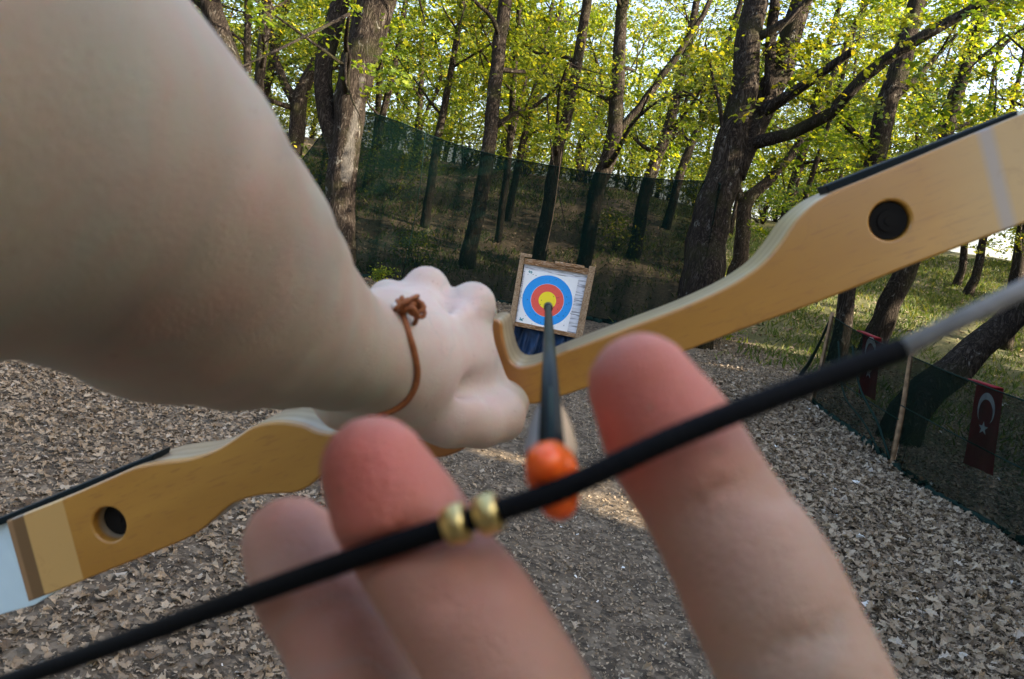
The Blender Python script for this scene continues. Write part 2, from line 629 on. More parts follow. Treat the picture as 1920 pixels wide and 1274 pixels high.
def grow(path, rad, rng, limbs=6, crown_from=2.4, clusters=90, per=26, leaf=0.11, spread=1.7, extra=(), skip=None, seg=12, lift=0.35,
         cl_extra=()):
    """trunk (with its limbs) and crown of one tree; path in world or local metres"""
    path = np.array(path, float)
    L = np.linalg.norm(path[-1] - path[0])
    n = max(8, int(L / 0.28))
    P = spline(path, n)
    P[1:-1] += rng.normal(size=(n - 2, 3)) * rad[0] * 0.07 * np.array([1, 1, 0])
    r = np.interp(np.linspace(0, 1, n), np.linspace(0, 1, len(rad)), rad)
    base_h = P[:, 2] - P[0, 2]
    r = r * (1 + 0.22 * np.exp(-base_h / 0.2))
    mb = MB()
    P2 = P.copy()
    P2[0, 2] -= 0.25
    mb.tube(P2, r, seg, rough=0.055, rng=rng)
    ends = []
    top = P[-1]
    for e_path, e_r in extra:
        m = max(6, int(np.linalg.norm(np.array(e_path[-1]) - np.array(e_path[0])) / 0.25))
        Q = spline(e_path, m)
        Q[1:-1] += rng.normal(size=(m - 2, 3)) * 0.012
        mb.tube(Q, np.interp(np.linspace(0, 1, m), np.linspace(0, 1, len(e_r)), e_r), max(7, seg - 4), rough=0.05, rng=rng)
        for t in np.linspace(0.45, 1, 7):
            ends.append((Q[int(t * (m - 1))], 0.55))
    for k in range(limbs):
        hmin = crown_from * 0.75
        cand = np.where(base_h > hmin)[0]
        if len(cand) == 0:
            break
        i = int(cand[int((k + rng.uniform(0, 0.8)) / limbs * (len(cand) - 1))])
        a = rng.uniform(0, 2 * math.pi) if k else rng.uniform(0, 6.28)
        ln = spread * rng.uniform(0.7, 1.25) * (1.15 - 0.45 * i / n)
        d = np.array([math.cos(a), math.sin(a), rng.uniform(0.15, 0.9)])
        q = [P[i]]
        for s_ in range(4):
            q.append(q[-1] + d * ln / 4 + rng.normal(size=3) * 0.07)
            d = d + rng.normal(size=3) * 0.12 + np.array([0, 0, 0.04])
        Q = spline(q, 9)
        rr = min(r[i] * 0.42, 0.07)
        mb.tube(Q, np.linspace(rr, rr * 0.25, 9), 7, rough=0.04, rng=rng)
        for t in (0.45, 0.7, 1.0):
            ends.append((Q[int(t * 8)], 0.5 * spread / 1.7))
            q2 = Q[int(t * 8)]
            dd = rng.normal(size=3) * 0.45 * spread + np.array([0, 0, 0.2])
            tw = spline([q2, q2 + dd * 0.5 + rng.normal(size=3) * 0.05, q2 + dd], 5)
            mb.tube(tw, np.linspace(rr * 0.35, 0.006, 5), 5)
            ends.append((tw[-1], 0.4 * spread / 1.7))
    for j in range(4):
        ends.append((top + rng.normal(size=3) * 0.6 * spread / 1.7, 0.7 * spread / 1.7))
    for e in cl_extra:
        ends.append((np.array(e[:3]), e[3]))
    # leaf sprays around the twig ends
    cs, szs = [], []
    E = [ends[i] for i in rng.integers(0, len(ends), int(clusters * DENS))]
    pos, nrm = [], []
    for c, sp in E:
        cc = c + rng.normal(size=3) * sp * np.array([1, 1, 0.55])
        if cc[2] - P[0, 2] < crown_from * 0.8 and not cl_extra:
            cc[2] = P[0, 2] + crown_from * 0.8 + abs(rng.normal()) * 0.3
        m = int(per * rng.uniform(0.6, 1.4))
        rad_s = rng.uniform(0.18, 0.42) * (leaf / 0.11) ** 0.5
        a = rng.uniform(0, 2 * math.pi, m)
        rr = rad_s * np.sqrt(rng.uniform(0, 1, m))
        tilt = rng.normal(size=2) * 0.35
        x, y = rr * np.cos(a), rr * np.sin(a)
        z = x * tilt[0] + y * tilt[1] - rr ** 2 * 0.5 + rng.normal(size=m) * 0.035
        pos.append(cc + np.column_stack([x, y, z]))
        nn = np.column_stack([-tilt[0] + rng.normal(size=m) * 0.45, -tilt[1] + rng.normal(size=m) * 0.45, np.ones(m)])
        nrm.append(nn)
    pos = np.concatenate(pos)
    nrm = np.concatenate(nrm)
    if skip is not None:
        ok = ~skip(pos)
        pos, nrm = pos[ok], nrm[ok]
    sz = leaf * rng.uniform(0.45, 1.35, len(pos))
    return mb, leaf_cloud(pos, nrm, sz, rng, 0.5, SMALL_LEAF)


def scar_bark(a, b, rad):
    def bb(N):
        b_bark(N)
        t = N.t
        pr = [x for x in t.nodes if x.type == 'BSDF_PRINCIPLED'][0]
        old = pr.inputs['Base Color'].links[0].from_socket
        co = N.coord('Object')
        d = Vector(b) - Vector(a)
        L = d.length
        sub = N.n('VectorMath', operation='SUBTRACT')
        N.l(co, sub.inputs[0])
        sub.inputs[1].default_value = tuple(a)
        dt = N.n('VectorMath', operation='DOT_PRODUCT')
        N.l(sub.outputs[0], dt.inputs[0])
        dt.inputs[1].default_value = tuple(d / L)
        tt = N.math('MINIMUM', N.math('MAXIMUM', dt.outputs['Value'], 0.0), L)
        sc_ = N.n('VectorMath', operation='SCALE')
        sc_.inputs[0].default_value = tuple(d / L)
        N.l(tt, sc_.inputs['Scale'])
        s2 = N.n('VectorMath', operation='SUBTRACT')
        N.l(sub.outputs[0], s2.inputs[0])
        N.l(sc_.outputs[0], s2.inputs[1])
        ln = N.n('VectorMath', operation='LENGTH')
        N.l(s2.outputs[0], ln.inputs[0])
        nz = N.noise(co, 7, 4, 0.6)
        m = N.math('SUBTRACT', N.math('DIVIDE', ln.outputs['Value'], rad), N.math('MULTIPLY', nz, 0.9))
        mk = N.ramp(m, [(0.3, (0.75, 0.75, 0.75)), (0.55, (0, 0, 0))])
        fine = N.noise(N.coord('Object', (1, 1, 0.2)), 50, 4, 0.7)
        N.l(N.mix(mk, old, N.ramp(fine, [(0.3, (0.07, 0.063, 0.055)), (0.7, (0.17, 0.16, 0.145))])), pr.inputs['Base Color'])
    return mat('scarred_bark', bb)


def plant(name, base, mb, lf, label, group=None):
    root = empty(name, base, label, 'tree', group)
    bm_ = M_BARK
    if label and 'pale scar' in label:
        bm_ = scar_bark(pw(683, 150, 11.75) - base, pw(650, 330, 11.8) - base, 0.11)
    mb.build('trunk', bm_, root, base=base)
    v, f, s = lf
    me = mesh_np('crown', v - np.array(base), f, s, [M_LEAF])
    link('crown', me, root)
    return root


# ground spots the sun reaches through gaps cut in the added sun-side trees
SPOTS = []


def add_spot(px, py, r):
    p, _ = ground_hit(px, py)
    SPOTS.append((p, r))


def sun_gap(pos):
    ok = np.zeros(len(pos), bool)
    for c, r in SPOTS:
        d = pos - c
        t = d @ SUN_DIR
        q = d - t[:, None] * SUN_DIR
        ok |= (np.linalg.norm(q, axis=1) < r)
    return ok


def hero(path_px, D, w_px, label, dbase=None, seed=0, limbs=6, crown_from=2.6, clusters=110, extra_px=(), h_top=8.5, name='oak_tree',
         cl=(), per=34, leaf=0.092, spread=1.7):
    """path_px from the base up; D depth in metres; widths in photo pixels"""
    rng = np.random.default_rng(seed)
    pts = [pw(x, y, D) for x, y in path_px]
    b = pts[0]
    g = float(gz(b[0], b[1]))
    if b[2] > g + 0.02:            # carry the trunk down to the ground
        pts = [np.array([b[0] - (pts[1][0] - b[0]) * 0.1, b[1], g])] + pts
        w_px = [w_px[0]] + list(w_px)
    else:
        pts[0][2] = g
    base = pts[0].copy()
    rad = [x * D / F / 2 * 0.87 for x in w_px]
    last = pts[-1]
    dirn = pts[-1] - pts[-2]
    dirn /= np.linalg.norm(dirn)
    dirn = dirn * 0.8 + np.array([0, 0, 0.4])
    hh = max(1.0, h_top - (last[2] - base[2]))
    pts.append(last + dirn / dirn[2] * hh * 0.5)
    pts.append(last + dirn / dirn[2] * hh * 0.8 + np.array([rng.normal() * 0.3, 0, hh * 0.2]))
    rad += [rad[-1] * 0.7, rad[-1] * 0.35]
    # radii sampled along the length
    d = np.concatenate([[0], np.cumsum([np.linalg.norm(np.array(pts[i + 1]) - np.array(pts[i])) for i in range(len(pts) - 1)])])
    rad = list(np.interp(np.linspace(0, d[-1], 24), d, rad))
    ex = []
    for ep, ew, dd in extra_px:
        q = [pw(x, y, D + dd * i / (len(ep) - 1)) for i, (x, y) in enumerate(ep)]
        ex.append((q, [x * D / F / 2 for x in ew]))
    cle = []
    for (x, y, dd, sp) in cl:
        p = pw(x, y, D + dd)
        cle.append((p[0], p[1], p[2], sp))
    line = spline(pts, 60)

    def thin(pos):
        # leaves hanging right before the trunk are few
        c = pos - CAM
        d_ = c @ fwd
        k = np.abs(pos[:, None, :] - line[None])
        near = np.sqrt(k[..., 0] ** 2 + k[..., 2] ** 2).min(1) < 0.38
        return near & (d_ < D) & (rng.uniform(size=len(pos)) < 0.9)
    mb, lf = grow(pts, rad, rng, limbs, crown_from, clusters, per, leaf, spread, ex, cl_extra=cle, skip=thin)
    return plant(name, base, mb, lf, label)


def build_trees():
    add_spot(1165, 950, 0.2)
    add_spot(1225, 985, 0.17)
    add_spot(1090, 890, 0.16)
    add_spot(1110, 905, 0.12)
    add_spot(920, 850, 0.14)
    add_spot(1440, 655, 0.4)
    add_spot(1500, 665, 0.36)
    add_spot(1560, 640, 0.4)
    add_spot(1360, 690, 0.15)
    SPOTS.append((pw(708, 20, 12.0), 0.2))
    SPOTS.append((pw(1672, 590, 14.0), 0.28))
    hero([(632, 500), (636, 380), (648, 270), (668, 140), (705, 20)], 12.0, [72, 66, 62, 76, 84],
         'thick mossy oak with a pale scar at the left end of the dark net', seed=1, crown_from=3.4, clusters=60, limbs=4,
         extra_px=[([(642, 320), (612, 215), (606, 130), (622, 60), (650, -40)], [40, 36, 34, 36, 30], 0.35)])
    hero([(1310, 560), (1330, 430), (1370, 290), (1395, 160), (1408, 60), (1425, -60)], 11.5, [98, 84, 72, 58, 54, 50],
         'large dark oak forking into upright stems at the right end of the tall net', seed=2, crown_from=3.0, clusters=90, limbs=3,
         extra_px=[([(1375, 330), (1420, 230), (1455, 150), (1480, 80), (1515, -40)], [50, 46, 50, 44, 40], 0.3),
                   ([(1440, 180), (1446, 90), (1455, -30)], [22, 22, 18], 0.2),
                   ([(1400, 272), (1470, 252), (1540, 225), (1600, 165), (1690, 95), (1790, 35), (1880, -10)], [26, 22, 22, 21, 20, 18, 14], -1.5),
                   ([(1425, 215), (1490, 170), (1550, 130), (1600, 95)], [24, 20, 18, 13], -0.8),
                   ([(1360, 270), (1348, 200), (1332, 120), (1322, 80)], [10, 8, 6, 4], -0.3)],
         cl=[(1600, 60, -2, 0.7), (1700, 120, -2, 0.8), (1800, 60, -2, 0.8), (1850, 150, -2.5, 0.7), (1780, 230, -2, 0.6), (1550, 120, -1, 0.5),
             (1860, 20, -2, 0.6), (1650, 200, -2, 0.5), (1560, 290, -1, 0.4)])
    hero([(880, 478), (902, 370), (917, 270), (930, 140), (947, 0)], 15.5, [34, 32, 31, 30, 30],
         'straight dark oak trunk rising above the net left of the target', seed=3, clusters=100, crown_from=3.2)
    hero([(1012, 470), (1025, 400), (1042, 300), (1066, 200), (1092, 60), (1105, -30)], 17, [30, 28, 26, 24, 22, 20],
         'slender oak leaning right behind the net directly above the target', seed=4, clusters=100)
    hero([(1100, 470), (1118, 360), (1150, 270), (1158, 160), (1165, 30)], 16.5, [30, 32, 34, 28, 24],
         'oak with a long thin bough rising to the right behind the net', seed=5, clusters=100,
         extra_px=[([(1150, 258), (1210, 185), (1265, 110), (1305, 50), (1345, -20)], [14, 12, 12, 10, 8], -0.5)])
    hero([(1195, 440), (1212, 350), (1243, 270), (1270, 180), (1290, 90)], 20, [28, 26, 24, 20, 18],
         'oak trunk standing behind the right half of the tall net', seed=6, clusters=100)
    hero([(800, 400), (815, 300), (832, 210), (850, 110), (868, 0)], 19, [20, 18, 16, 14, 12],
         'thin grey oak rising left of the straight dark trunk', seed=7, clusters=110)
    hero([(548, 300), (556, 240), (563, 185), (600, 100), (618, 30)], 19, [36, 36, 34, 20, 16],
         'short forked oak between the arm and the scarred trunk', seed=8, clusters=80, crown_from=2.2,
         extra_px=[([(556, 200), (530, 150), (512, 90), (500, 20)], [20, 16, 14, 12], 0.0)])
    hero([(488, 260), (486, 160), (497, 60), (505, -30)], 16, [20, 20, 22, 20],
         'bare dark trunk with an orange sunlit patch beside the arm', seed=9, clusters=70, crown_from=3.4)
    hero([(466, 250), (464, 120), (465, 0)], 17, [15, 15, 14], 'thin straight trunk closest to the edge of the arm', seed=10, clusters=70)
    hero([(470, 230), (425, 90), (398, 20), (380, -50)], 11, [34, 40, 46, 46],
         'gnarled oak leaning left across the top of the arm', seed=12, clusters=50, crown_from=4)
    hero([(1385, 500), (1392, 440), (1398, 385), (1450, 330), (1500, 270), (1530, 215)], 19, [34, 32, 32, 20, 18, 14],
         'forked grey oak just right of the large dark oak', seed=13, clusters=70, extra_px=[([(1398, 390), (1378, 345), (1370, 310)], [18, 14, 10], 0)])
    hero([(1462, 440), (1490, 340), (1520, 230), (1545, 130)], 20, [20, 22, 20, 16],
         'pale slanting trunk between the large dark oak and the bow', seed=14, clusters=60)
    hero([(1578, 640), (1588, 545), (1615, 420), (1640, 310), (1662, 200), (1692, 115), (1715, 20)], 12.5, [34, 32, 40, 40, 42, 40, 34],
         'dark oak standing behind the low net post and rising over the bow', seed=15, clusters=150, crown_from=2.2)
    hero([(1640, 640), (1665, 575), (1702, 500), (1735, 400), (1760, 300), (1790, 200)], 14.0, [50, 46, 44, 34, 30, 26],
         'sunlit oak base below the middle of the bow riser', seed=16, clusters=150, crown_from=3.3)
    hero([(1700, 775), (1800, 690), (1870, 620), (1940, 540), (2000, 430)], 7.6, [84, 66, 58, 52, 46],
         'leaning oak trunk behind the low net beside the red flag', seed=17, clusters=90, crown_from=2.6)
    hero([(1782, 575), (1800, 520), (1812, 430)], 24, [18, 16, 14], 'slim trunk against the bright gap, left of a pair', seed=18, clusters=40, crown_from=3.6)
    hero([(1805, 580), (1830, 520), (1848, 430)], 23, [20, 18, 15], 'slim trunk against the bright gap, right of a pair', seed=19, clusters=40, crown_from=3.6)
    hero([(1885, 640), (1900, 560), (1912, 480)], 17, [32, 30, 26], 'trunk at the right edge under the end of the bow', seed=20, clusters=120, crown_from=1.9)
    hero([(1238, 480), (1285, 300), (1330, 200), (1372, 60)], 24, [18, 18, 16, 14],
         'slim trunk leaning right behind the large dark oak', seed=22, clusters=90)
    hero([(690, 330), (712, 240), (740, 120), (762, 0)], 22, [16, 15, 13, 11],
         'thin trunk just right of the thick scarred oak', seed=23, clusters=120)
    # copies further back
    variants = []
    for i in range(6):
        rng = np.random.default_rng(100 + i)
        lx, ly = rng.normal() * 0.5, rng.normal() * 0.3
        H = rng.uniform(8, 10)
        path = [(0, 0, 0), (lx * 0.3, ly * 0.3, H * 0.25), (lx * 0.9 + rng.normal() * 0.15, ly, H * 0.55), (lx * 1.5, ly * 1.3, H)]
        rr = rng.uniform(0.06, 0.12)
        ex = [([path[1], (lx * 0.3 + 0.4, 0.1, H * 0.4), (lx + 1.0, 0.2, H * 0.62)], [rr * 0.6, rr * 0.5, rr * 0.25])] if i % 2 else []
        mb, lf = grow(path, [rr, rr * 0.9, rr * 0.7, rr * 0.25], rng, 7, 2.4, 108, 34, 0.115, 2.0, ex, seg=9)
        root = plant('oak_tree', (0, 0, 0), mb, lf, None)
        variants.append(root)
    rng = np.random.default_rng(77)
    spots = []
    tries = 0
    while len(spots) < 74 and tries < 9000:
        tries += 1
        y = rng.uniform(19, 52)
        x = rng.uniform(-0.8 * y, 0.85 * y)
        if all((x - a) ** 2 + (y - b) ** 2 > 2.6 ** 2 for a, b, *_ in spots):
            if 0.46 < x / y < 0.58 and y < 60:
                continue          # the bright opening on the right
            spots.append((x, y, 0.0))
    low = []
    for i in range(3):
        r2 = np.random.default_rng(140 + i)
        path = [(0, 0, 0), (0.1, 0, 1.5), (0.3 * r2.normal(), 0, 3.2), (0.5 * r2.normal(), 0, 6.0)]
        mb, lf = grow(path, [0.09, 0.08, 0.06, 0.03], r2, 9, 0.5, 100, 24, 0.15, 2.0, seg=8)
        low.append(plant('oak_tree', (0, 0, 0), mb, lf, None))
    lows = [(x, y + rng.uniform(-2, 2), 1) for y in (33, 38, 44) for x in np.arange(-0.62 * y, 0.72 * y, 3.1) + rng.uniform(0, 1)
            if not (0.44 < x / y < 0.60 and rng.uniform() < 0.85)]
    spots = spots + lows
    for k, (x, y, _) in enumerate(spots):
        src = variants[k % 6] if not _ else low[k % 3]
        if k < 6 or (_ and src.location.length == 0):
            o = src
        else:
            o = src.copy()
            COL.objects.link(o)
            for ch in src.children:
                c = ch.copy()
                COL.objects.link(c)
                c.parent = o
        o.location = (x, y, float(gz(x, y)) - 0.05)
        o.rotation_euler = (0, 0, rng.uniform(0, 6.28))
        s = rng.uniform(0.8, 1.15)
        o.scale = (s, s, s)
        o['label'] = 'slim oak in the hazy crowd of trunks up the wooded slope'
        o['category'] = 'tree'
        o['group'] = 'oaks crowding the slope beyond the net'
    # unseen oaks added on the sun side to shade the range, crowns gapped
    wall = [(8.8, -5), (9.8, -2.2), (8.9, 0.6), (9.6, 3.0), (10.6, 5.6), (12.0, 8.0), (13.2, -3.5), (13, -0.6), (13.4, 2.4), (14, 5.4), (15.5, 8.6), (17, 12),
            (7.2, -7.5), (11, -7), (16, 11.5), (19.5, 18.5), (23, 26)]
    for k, (x, y) in enumerate(wall):
        rng = np.random.default_rng(300 + k)
        H = 7.5
        g = float(gz(x, y))
        path = [(x, y, g), (x + 0.1, y, g + 2), (x + rng.normal() * 0.3, y + 0.2, g + 5), (x, y, g + H)]
        mb, lf = grow(path, [0.2, 0.18, 0.13, 0.05], rng, 9, 1.2, 330, 22, 0.26, 2.3, skip=sun_gap, seg=8)
        plant('oak_tree', path[0], mb, lf, 'unseen leafy oak added on the sunny side to shade the range', 'unseen oaks added for shade')
    # a few behind and to the left, out of the frame
    for k, (x, y, s) in enumerate([(-6, -1.5, 1), (-8, 3, 1), (-9.5, 7, 1), (-3.5, -5, 1), (1.5, -6, 1), (5, -4.5, 1), (-12, 12, 1.1)]):
        src = variants[k % 6]
        o = src.copy()
        COL.objects.link(o)
        for ch in src.children:
            c = ch.copy()
            COL.objects.link(c)
            c.parent = o
        o.location = (x, y, float(gz(x, y)) - 0.05)
        o.rotation_euler = (0, 0, k * 1.3)
        o.scale = (s, s, s)
        tag(o, 'oak of the surrounding wood behind and left of the archer', 'tree', 'oaks behind the archer')


def bushes():
    def bush(px, py, D, r, label, seed, n=600, leaf=0.07):
        rng = np.random.default_rng(seed)
        p = pw(px, py, D)
        b = np.array([p[0], p[1], float(gz(p[0], p[1]))])
        mb = MB()
        pos = []
        for k in range(9):
            a = rng.uniform(0, 6.28)
            e = b + np.array([math.cos(a) * r * rng.uniform(0.3, 1), math.sin(a) * r * rng.uniform(0.3, 1), r * rng.uniform(0.7, 1.5)])
            mb.tube(spline([b, (b + e) / 2 + rng.normal(size=3) * 0.05 * r, e], 6), np.linspace(0.012, 0.004, 6), 5)
            pos.append(e + rng.normal(size=(n // 9, 3)) * r * np.array([0.33, 0.33, 0.3]))
        pos = np.concatenate(pos)
        pos[:, 2] = np.maximum(pos[:, 2], b[2] + 0.05)
        nn = rng.normal(size=pos.shape) * 0.7 + np.array([0, 0, 1])
        root = empty('bush', b, label, 'bush', 'shrubs on the forest floor')
        mb.build('stems', M_BARK, root, base=b)
        v, f, s = leaf_cloud(pos, nn, leaf * rng.uniform(0.6, 1.3, len(pos)), rng, 0.5, SMALL_LEAF)
        link('foliage', mesh_np('foliage', v - b, f, s, [M_LEAF]), root)
    # undergrowth along the crest, three kinds repeated
    kinds = []
    for i in range(3):
        rng = np.random.default_rng(500 + i)
        mb = MB()
        pos = []
        for k in range(16):
            a = rng.uniform(0, 6.28)
            q = rng.uniform(0.2, 1.3)
            e = np.array([math.cos(a) * q, math.sin(a) * q, rng.uniform(0.5, 2.3)])
            mb.tube(spline([(0, 0, -0.1), e * np.array([0.4, 0.4, 0.55]) + rng.normal(size=3) * 0.08, e], 6), np.linspace(0.022, 0.006, 6), 5)
            pos.append(e + rng.normal(size=(75, 3)) * np.array([0.38, 0.38, 0.34]))
        pos = np.concatenate(pos)
        pos[:, 2] = np.maximum(pos[:, 2], 0.08)
        nn = rng.normal(size=pos.shape) * 0.7 + np.array([0, 0, 1])
        root = empty('bush', (0, 0, 0))
        mb.build('stems', M_BARK, root)
        v, f, s = leaf_cloud(pos, nn, 0.14 * rng.uniform(0.5, 1.3, len(pos)), rng, 0.5, SMALL_LEAF)
        link('foliage', mesh_np('foliage', v, f, s, [M_LEAF]), root)
        kinds.append(root)
    rng = np.random.default_rng(91)
    k = 0
    for y0 in (30.0, 35.0, 39.0):
        x = -0.62 * y0
        while x < 0.75 * y0:
            x += rng.uniform(1.3, 3.0)
            y = y0 + rng.uniform(-2, 2)
            if 0.47 < x / y < 0.57:
                continue
            o = kinds[k % 3]
            if k >= 3:
                c0 = o
                o = c0.copy()
                COL.objects.link(o)
                for ch in c0.children:
                    c = ch.copy()
                    COL.objects.link(c)
                    c.parent = o
            o.location = (x, y, float(gz(x, y)))
            o.rotation_euler = (0, 0, rng.uniform(0, 6.28))
            sc_ = rng.uniform(0.5, 1.15)
            o.scale = (sc_, sc_, sc_)
            tag(o, 'shrub of the undergrowth along the crest of the wooded slope', 'bush', 'undergrowth along the crest')
            k += 1
    bush(1365, 510, 12.5, 0.35, 'small green bush at the foot of the large dark oak', 1)
    bush(790, 440, 14.5, 0.4, 'leafy sapling behind the left half of the tall net', 2)
    bush(735, 345, 21, 0.9, 'low thicket on the slope behind the left end of the net', 3, 1500, 0.09)
    bush(590, 330, 17, 0.8, 'dark low bush between the arm and the scarred oak', 4, 1300, 0.09)
    bush(1490, 430, 18, 0.5, 'bush behind the narrowing waist of the bow', 5, 700)
    bush(1160, 430, 20, 0.6, 'low bush on the slope right of the target', 6, 900, 0.08)
    bush(720, 520, 11.8, 0.16, 'small weedy plant at the bottom of the net above the fist', 7, 250, 0.05)


# ------------------------------------------------------------------ nets
def net_mat(name, col, op, fold):
    def b(N):
        co = N.coord('Object')
        nz = N.noise(N.coord('Object', fold), 1.0, 4, 0.6)
        n2 = N.noise(co, 2.5, 3, 0.6)
        o = N.math('ADD', N.math('MULTIPLY', nz, 0.55), N.math('MULTIPLY', n2, 0.2))
        o = N.math('ADD', N.math('SUBTRACT', o, 0.37), op, clamp=True)
        d = N.n('BsdfDiffuse')
        d.inputs[0].default_value = (*col, 1)
        tl = N.n('BsdfTranslucent')
        tl.inputs[0].default_value = (*[c * 1.3 for c in col], 1)
        m0 = N.n('MixShader')
        m0.inputs[0].default_value = 0.35
        N.l(d.outputs[0], m0.inputs[1])
        N.l(tl.outputs[0], m0.inputs[2])
        tr = N.n('BsdfTransparent')
        m1 = N.n('MixShader')
        N.l(o, m1.inputs[0])
        N.l(tr.outputs[0], m1.inputs[1])
        N.l(m0.outputs[0], m1.inputs[2])
        N.out(m1.outputs[0])
    return mat(name, b)


M_NET = net_mat('dark_green_net', (0.004, 0.013, 0.011), 0.85, (3.5, 1.5, 0.12))
M_NET2 = net_mat('low_green_net', (0.005, 0.013, 0.010), 0.74, (3, 3, 0.8))
M_HEM = m_plain('net_hem', (0.006, 0.02, 0.016), 0.8, 0.1)
M_POST = m_plain('weathered_wood', (0.22, 0.14, 0.08), 0.85, 0.1, 0.5, 18)


def net_sheet(tops, bots, nu, nv, rng, amp):
    """grid between two polylines, rumpled out of its plane"""
    T = spline(tops, nu)
    B = spline(bots, nu)
    d = T[-1] - T[0]
    nrm = np.array([-d[1], d[0], 0])
    nrm /= np.linalg.norm(nrm)
    v = []
    ph = rng.uniform(0, 6.28, 6)
    for j in range(nv):
        t = j / (nv - 1)
        for i in range(nu):
            u = i / (nu - 1)
            w_ = amp * (0.3 + 0.9 * t) * (math.sin(u * 17 + ph[0] + 2 * math.sin(u * 5)) * 0.5 + math.sin(u * 41 + ph[1] + t * 2 + 3 * math.sin(u * 7)) * 0.22
                                         + 0.3 * math.sin(t * 5 + u * 9 + ph[3]))
            v.append(T[i] * (1 - t) + B[i] * t + nrm * w_)
    f = []
    for j in range(nv - 1):
        for i in range(nu - 1):
            a = j * nu + i
            f.append((a, a + 1, a + nu + 1, a + nu))
    return v, f, T, B


def nets():
    rng = np.random.default_rng(5)
    M = [(520, 335), (600, 296)]
    tops_px = [(560, 305, 13.0), (668, 208, 12.35), (740, 226, 12.3), (820, 259, 12.3), (900, 284, 12.3), (1040, 312, 12.3), (1150, 328, 12.2),
               (1260, 338, 11.9), (1345, 342, 11.35), (1352, 347, 11.1)]
    tops = [pw(*t) for t in tops_px]
    bots = [np.array([t[0], t[1] - 0.15, float(gz(t[0], t[1])) - 0.02]) for t in tops]
    base = bots[3]
    root = empty('tall_net', base, 'tall dark green shade net hung between the two big oaks behind the target', 'net')
    v, f, T, B = net_sheet(tops, bots, 160, 22, rng, 0.07)
    mb = MB()
    mb.add(v, f)
    mb.build('mesh_sheet', M_NET, root, base=base)
    mb = MB()
    mb.tube(T, 0.008, 5)
    mb.build('top_cord', M_HEM, root, base=base)
    mb = MB()
    B2 = B + rng.normal(size=B.shape) * np.array([0.02, 0.04, 0.01])
    mb.tube(B2 + np.array([0, 0, 0.03]), 0.03 + 0.02 * np.abs(rng.normal(size=len(B2))), 7, rough=0.2, rng=rng)
    mb.build('bottom_hem', M_HEM, root, base=base)
    for px, k in ((790, 0), (1045, 1)):
        mb = MB()
        t = pw(px + 8, 285 if k else 250, 12.2)
        mb.tube(spline([t, t + np.array([0.05, -0.05, -0.9]), np.array([t[0] - 0.02, t[1], float(gz(t[0], t[1]))])], 10), 0.006, 5)
        mb.build('tie_cord', M_POST if k else M_HEM, root, base=base)

    # low net fence on the right
    A, dA = ground_hit(1522, 755)
    B_, dB = ground_hit(1672, 872)
    C, dC = ground_hit(2150, 1185)
    At, Bt, Ct = pw(1560, 593, dA), pw(1707, 668, dB), pw(2150, 826, dC)
    root = empty('low_net_fence', (A + B_) / 2, 'low sagging green net fence on wooden posts along the right side of the lane', 'fence')
    base = (A + B_) / 2
    for p, q, r in ((A, At, 0.022), (B_, Bt, 0.02), (C, Ct, 0.022)):
        mb = MB()
        mb.tube(spline([p - np.array([0, 0, 0.15]), (p + q) / 2 + np.array([0.01, 0, 0]), q + np.array([0, 0, 0.04])], 9), [r * 1.1] * 5 + [r] * 4, 9, rough=0.07, rng=rng)
        mb.build('post', M_POST, root, base=base)

    def mid(a, b, t, sag=0.0):
        return a * (1 - t) + b * t - np.array([0, 0, sag])
    n = np.array([0.02, 0.02, 0])
    for (a, b, at, bt, s) in ((A, B_, At, Bt, 1), (B_, C, Bt, Ct, 2)):
        v, f, T, Bo = net_sheet([at, mid(at, bt, 0.3, 0.02), mid(at, bt, 0.7, 0.02), bt],
                                [a + np.array([0, 0, 0.0]), mid(a, b, 0.35) - n, mid(a, b, 0.7) - n, b], 46, 14, rng, 0.035 * s)
        mb = MB()
        mb.add(v, f)
        mb.build('net_panel', M_NET2, root, base=base)
        mb = MB()
        Q = Bo + rng.normal(size=Bo.shape) * 0.012
        Q[:, 2] = [float(gz(p[0], p[1])) + 0.02 for p in Q]
        mb.tube(Q, 0.014 + 0.012 * np.abs(rng.normal(size=len(Q))), 6, rough=0.25, rng=rng)
        mb.build('bottom_hem', M_HEM, root, base=base)
        mb = MB()
        mb.tube(T, 0.005, 5)
        mm = T * 0.42 + Bo * 0.58 if s == 1 else T * 0.55 + Bo * 0.45
        mb.tube(mm + np.array([-0.02, -0.02, 0]), 0.005, 5)
        mb.build('cord', M_HEM, root, base=base)
    # loose end of the net gathered from the first post down to the lane
    mb = MB()
    e, _ = ground_hit(1500, 706)
    mb.tube(spline([At, (At + e) / 2 + np.array([0, 0, -0.1]), e], 8), np.linspace(0.012, 0.025, 8), 6, rough=0.2, rng=rng)
    mb.build('gathered_end', M_HEM, root, base=base)
    for pts in ([(1572, 640), (1580, 730), (1625, 800), (1650, 850)], [(1598, 650), (1610, 720), (1648, 800), (1668, 860)]):
        mb = MB()
        d0 = (C - B_)
        nn = np.array([-(Bt - At)[1], (Bt - At)[0], 0])
        nn /= np.linalg.norm(nn)
        q = [plane_hit(x, y, A + nn * -0.03, nn) for x, y in pts]
        mb.tube(spline(q, 14), 0.009, 6, rough=0.2, rng=rng)
        mb.build('fold', M_HEM, root, base=base)

    # flags hung on the far side of the net
    def b_red(N):
        n_ = N.noise(N.coord(), 6)
        N.bsdf(N.ramp(n_, [(0.3, (0.17, 0.010, 0.016)), (0.7, (0.25, 0.016, 0.022))]), 0.7, 0.2)
    red = mat('red_cloth', b_red)
    white = m_plain('white_cloth', (0.75, 0.75, 0.75), 0.7, 0.2)

